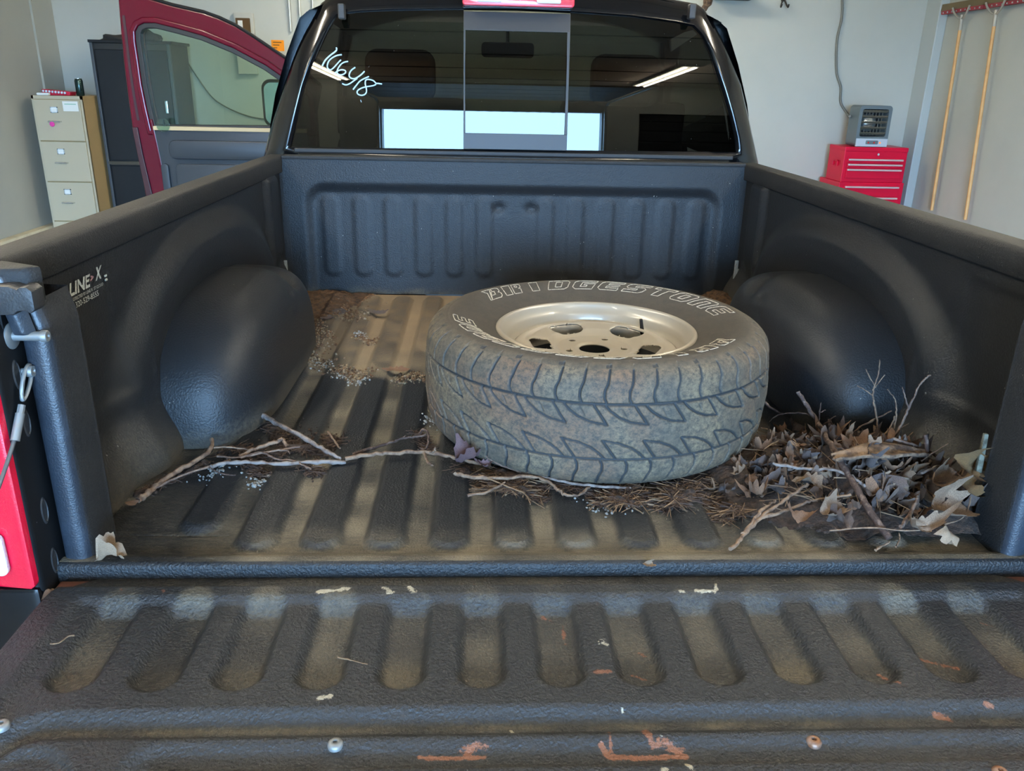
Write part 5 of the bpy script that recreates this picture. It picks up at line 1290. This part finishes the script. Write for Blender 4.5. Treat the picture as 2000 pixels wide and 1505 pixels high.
twig('stick', 'straight brown stick low in the front of the heap', [(1760, 1030, 'h', .030), (1778, 1000, 'h', .030), (1790, 980, 'h', .030), (1792, 968, 'h', .030)], .0034, .0030, 'twig_brown', seed=31)
twig('stick', 'dark stick end showing between the wheel and the right wheel well', [(1490, 782, .05), (1508, 798, .035), (1530, 808, .02)], .0032, .0026, 'twig_dark', seed=32)
twig('twig', 'fine twig curling left from the heap toward the wheel', [(1560, 845, .03), (1530, 848, .035), (1500, 838, .04), (1485, 835, .045)], .0014, .0008, 'twig_tan', seed=33)
twig('twig', 'pale broken twig tip before the heap on the floor', [(1709, 1073, .006), (1724, 1066, .008), (1738, 1058, .010)], .0022, .0014, 'twig_tan', seed=34)
twig('twig', 'small hooked twig in front of the dark branch end', [(1750, 1068, .006), (1757, 1052, .010), (1756, 1040, .016)], .0016, .0010, 'twig_tan', seed=35)

# --- dead leaves
def leaf_mesh(name, kind, m, seed):
    g = np.random.default_rng(seed); nr_, na_ = 7, 40
    V = [(0, 0, 0)]; ph_ = g.random(6)*6.28
    for i in range(1, nr_+1):
        for k in range(na_):
            t = 2*math.pi*k/na_
            if kind == 0:    # lobed maple-like
                R0 = .70+.20*abs(math.cos(2.5*t+ph_[5]))+.05*math.sin(7*t+ph_[0])+.04*math.sin(13*t+ph_[1])
            elif kind == 1:  # long oak-like
                R0 = (1/math.sqrt((math.cos(t)/1.0)**2+(math.sin(t)/.48)**2))*(1+.16*math.sin(9*t+ph_[1]))
            else:            # ragged scrap
                R0 = .75+.14*math.sin(3*t+ph_[2])+.10*math.sin(7*t+ph_[3])+.05*math.sin(13*t+ph_[4])
            r = R0*i/nr_; x, y = r*math.cos(t), r*math.sin(t)
            c1, c2 = g_c[seed % 7]
            z = 1.5*c1*x*x+1.5*c2*y*y+.2*abs(y)+.16*math.sin(5*x+ph_[0])*math.sin(4*y+ph_[1])+.09*math.sin(9*y+7*x+ph_[2])*r+.05*math.sin(14*x-8*y+ph_[3])*r
            # roll the rim over
            V.append((x*(1-.22*r*abs(c1)), y*(1-.30*r*abs(c2)), z))
    F_ = [(0, 1+k, 1+(k+1) % na_) for k in range(na_)]
    for i in range(nr_-1):
        for k in range(na_): F_.append((1+i*na_+k, 1+(i+1)*na_+k, 1+(i+1)*na_+(k+1) % na_, 1+i*na_+(k+1) % na_))
    me = bpy.data.meshes.new(name); me.from_pydata(V, [], F_); me.materials.append(MATS[m]); me.shade_smooth()
    return me
g_c = [(.5, .6), (-.5, .9), (.8, -.3), (.3, 1.0), (-.7, -.4), (.9, .5), (.1, .7)]
LM = []
for k in range(15): LM.append(leaf_mesh('dead_leaf', (0, 1, 2, 0, 2)[k % 5], 'leaf_%d' % (k % 5 if k < 10 else (k*2) % 5), k+3))
def leaf(me, loc, rot, size, label, group=None, m=None):
    o = bpy.data.objects.new('dead_leaf', me); COL.objects.link(o); o.location = loc; o.rotation_euler = rot; o.scale = (size, size*random.uniform(.65, 1.05), size*random.uniform(.7, 1.3))
    return tag(o, label, 'leaf', group)
g = np.random.default_rng(44); cnt = 0
while cnt < 250:
    x = g.uniform(.30, .825); y = g.uniform(.10, .58); h = float(pile_h(x, y))
    if g.random() > (h/.05)+.12: continue
    if (x-WC[0])**2+(y-WC[1])**2 < .42**2: continue
    if y < .13+.35*max(0, .62-x): continue
    s_ = g.uniform(.017, .040)*(1.2 if x > .62 else .8)
    li = g.integers(15); mi = int(LM[li].materials[0].name[-1]); kd = (0, 1, 2, 0, 2)[li % 5]
    colr = ('grey brown', 'dark brown', 'tan', 'charcoal grey', 'reddish brown')[mi]; shp = ('lobed', 'long narrow', 'ragged')[kd]
    zone = 'against the right bed side' if x > .76 else 'on the front edge of the heap' if y < .20 else 'on the crest of the heap' if x > .62 and y < .36 else 'at the heap back by the wheel well' if y > .42 else 'on the heap side facing the wheel' if x < .48 else 'in the middle of the heap'
    sz_ = 'small' if s_ < .026 else 'larger'
    leaf(LM[li], (x, y, fz(x, y)+h*g.uniform(.6, 1.06)+.007), (g.normal()*.55, g.normal()*.55, g.random()*6.28), s_, '%s %s %s dead leaf %s' % (sz_, colr, shp, zone), 'dead leaves in the heap')
    cnt += 1
def special(px, py, ax, val, kind, m, rot, size, label, seed):
    p = on_heap(px, py, val) if ax == 'h' else at(px, py, ax, val); me = leaf_mesh('dead_leaf', kind, m, seed); o = leaf(me, tuple(p), rot, size, label)
    if seed in (116, 117, 118, 119, 114): o.scale.z *= .22
special(1835, 985, 'h', .026, 0, 'leaf_2', (.9, .15, .4), .060, 'large pale brown curled leaf at the foot of the right tailgate post', 101)
special(1858, 1038, 'h', .026, 2, 'leaf_pale', (.8, .3, 1.0), .040, 'pale rolled leaf end lowest against the right tailgate post', 102)
special(1800, 1030, 'h', .026, 1, 'leaf_2', (.5, -.1, .1), .050, 'flat tan leaf folded under the large curled leaf', 103)
special(1889, 905, 1, .13, 2, 'leaf_tan', (1.2, .35, .2), .046, 'crumbly yellow tan leaf standing up beside the right tailgate post', 104)
special(1885, 955, 1, .12, 0, 'leaf_tan', (.9, .2, 1.2), .045, 'torn tan leaf under the standing crumbly leaf', 105)
special(1585, 940, 'h', .026, 1, 'leaf_2', (.3, .25, -.5), .036, 'pale pointed leaf on the left front slope of the heap', 106)
special(1560, 1008, 'h', .026, 1, 'leaf_4', (.25, .1, -.4), .034, 'reddish brown rolled leaf at the front left foot of the heap', 107)
special(1620, 1000, 'h', .026, 0, 'leaf_2', (.5, 0, .5), .036, 'tan lobed leaf in front of the dark branch', 108)
special(1735, 940, 'h', .026, 2, 'leaf_3', (.8, .1, .2), .040, 'dark grey leaf hollow in the middle of the heap', 109)
special(1690, 905, 'h', .026, 2, 'leaf_3', (.6, .2, .9), .045, 'grey brown leaf beside the bark slab', 110)
special(917, 893, 2, .022, 0, 'leaf_purple', (.25, -.2, .3), .040, 'purple brown lobed leaf lying under the near left of the spare wheel', 111)
special(945, 908, 2, .016, 1, 'leaf_purple', (.2, .1, .1), .024, 'small purple brown leaf end beside the lobed purple leaf', 112)
special(215, 1082, 2, .010, 2, 'leaf_pale', (.25, .15, .3), .036, 'pale torn leaf scrap at the foot of the left tailgate post', 113)
special(257, 982, 2, .008, 0, 'leaf_4', (.1, .1, .8), .017, 'small orange brown leaf in the left bed corner', 114)
special(1265, 1100, 1, -.008, 2, 'leaf_pale', (1.0, .1, .2), .014, 'small pale leaf caught on the bed sill above the tailgate', 115)
special(663, 606, 2, .004, 2, 'leaf_3', (.08, .1, .1), .040, 'flat dark leaf on the soil near the headboard', 116)
special(738, 611, 2, .004, 1, 'leaf_3', (.1, .06, .2), .044, 'long dark leaf flat on the ribs near the headboard', 117)
special(775, 722, 2, .004, 1, 'leaf_4', (.06, .05, .1), .040, 'flat reddish leaf on the ribs left of the spare wheel', 118)
special(640, 622, 2, .003, 2, 'leaf_1', (.05, .05, .6), .032, 'flat brown leaf half under the soil by the left wheel well', 119)
special(1640, 1014, 'h', .026, 0, 'leaf_1', (.4, .2, 1.9), .034, 'brown lobed leaf low in the middle front of the heap', 120)
special(1395, 910, 2, .012, 0, 'leaf_1', (.2, .15, .9), .030, 'small brown leaf against the near right of the spare wheel', 121)
special(1830, 935, 'h', .026, 0, 'leaf_2', (.7, -.2, .6), .042, 'brown leaf bridging the heap behind the large curled leaf', 122)
special(103, 1151, 2, -.020, 1, 'leaf_4', (.15, .1, .6), .022, 'rusty leaf in the left tailgate hinge gap', 123)
# bark slab on the heap
p = on_heap(1722, 886, .032)
gx, gy = np.meshgrid(np.linspace(-.10, .10, 40), np.linspace(-.030, .030, 16), indexing='ij')
zt_ = .012*np.cos(gx*16)+.004*(vnoise(gx, gy, .012, 51)-.5)+.003*np.sin(gy*160); ed = np.clip(1-np.abs(gx)/.10, 0, 1)
Pt = np.stack((p[0]+gx+.004*np.sin(gy*300), p[1]+gy*(.5+.9*ed)+gx*.10, p[2]+zt_), -1)
bk = grid('bark_slab', Pt, 'bark'); tag(bk, 'broad grey slab of bark lying across the top of the leaf heap', 'bark')
md = bk.modifiers.new('thick', 'SOLIDIFY'); md.thickness = .006
bun = thing('twig_nest', tuple(at(1700, 862, 1, .42)), 'tangled clump of fine rootlets at the foot of the upright twigs', 'rootlets')
gg = np.random.default_rng(77)
for k in range(26):
    c = Vector(at(1715+gg.normal()*28, 862+gg.normal()*8, 1, .40+gg.normal()*.02)); d_ = Vector(gg.normal(size=3)); d_.normalize(); L_ = gg.uniform(.02, .05)
    MB().tube([c-d_*L_, c+Vector(gg.normal(size=3))*.006, c+d_*L_], .0011, 4).build('rootlet', 'twig_tan', bun)
# loose straws on the tailgate
twig('straw', 'thin tan straw lying in a tailgate groove', [(660, 1283, -.026), (690, 1290, -.026), (718, 1297, -.026)], .0012, .0009, 'needle_tan', group='straws on the tailgate', cat='straw', seed=40)
twig('straw', 'fine curled root hair with a brown bud on the left of the tailgate', [(98, 1257, -.018), (115, 1255, -.017), (132, 1243, -.017), (146, 1240, -.016)], .0009, .0012, 'needle_tan', group='straws on the tailgate', cat='straw', seed=41)
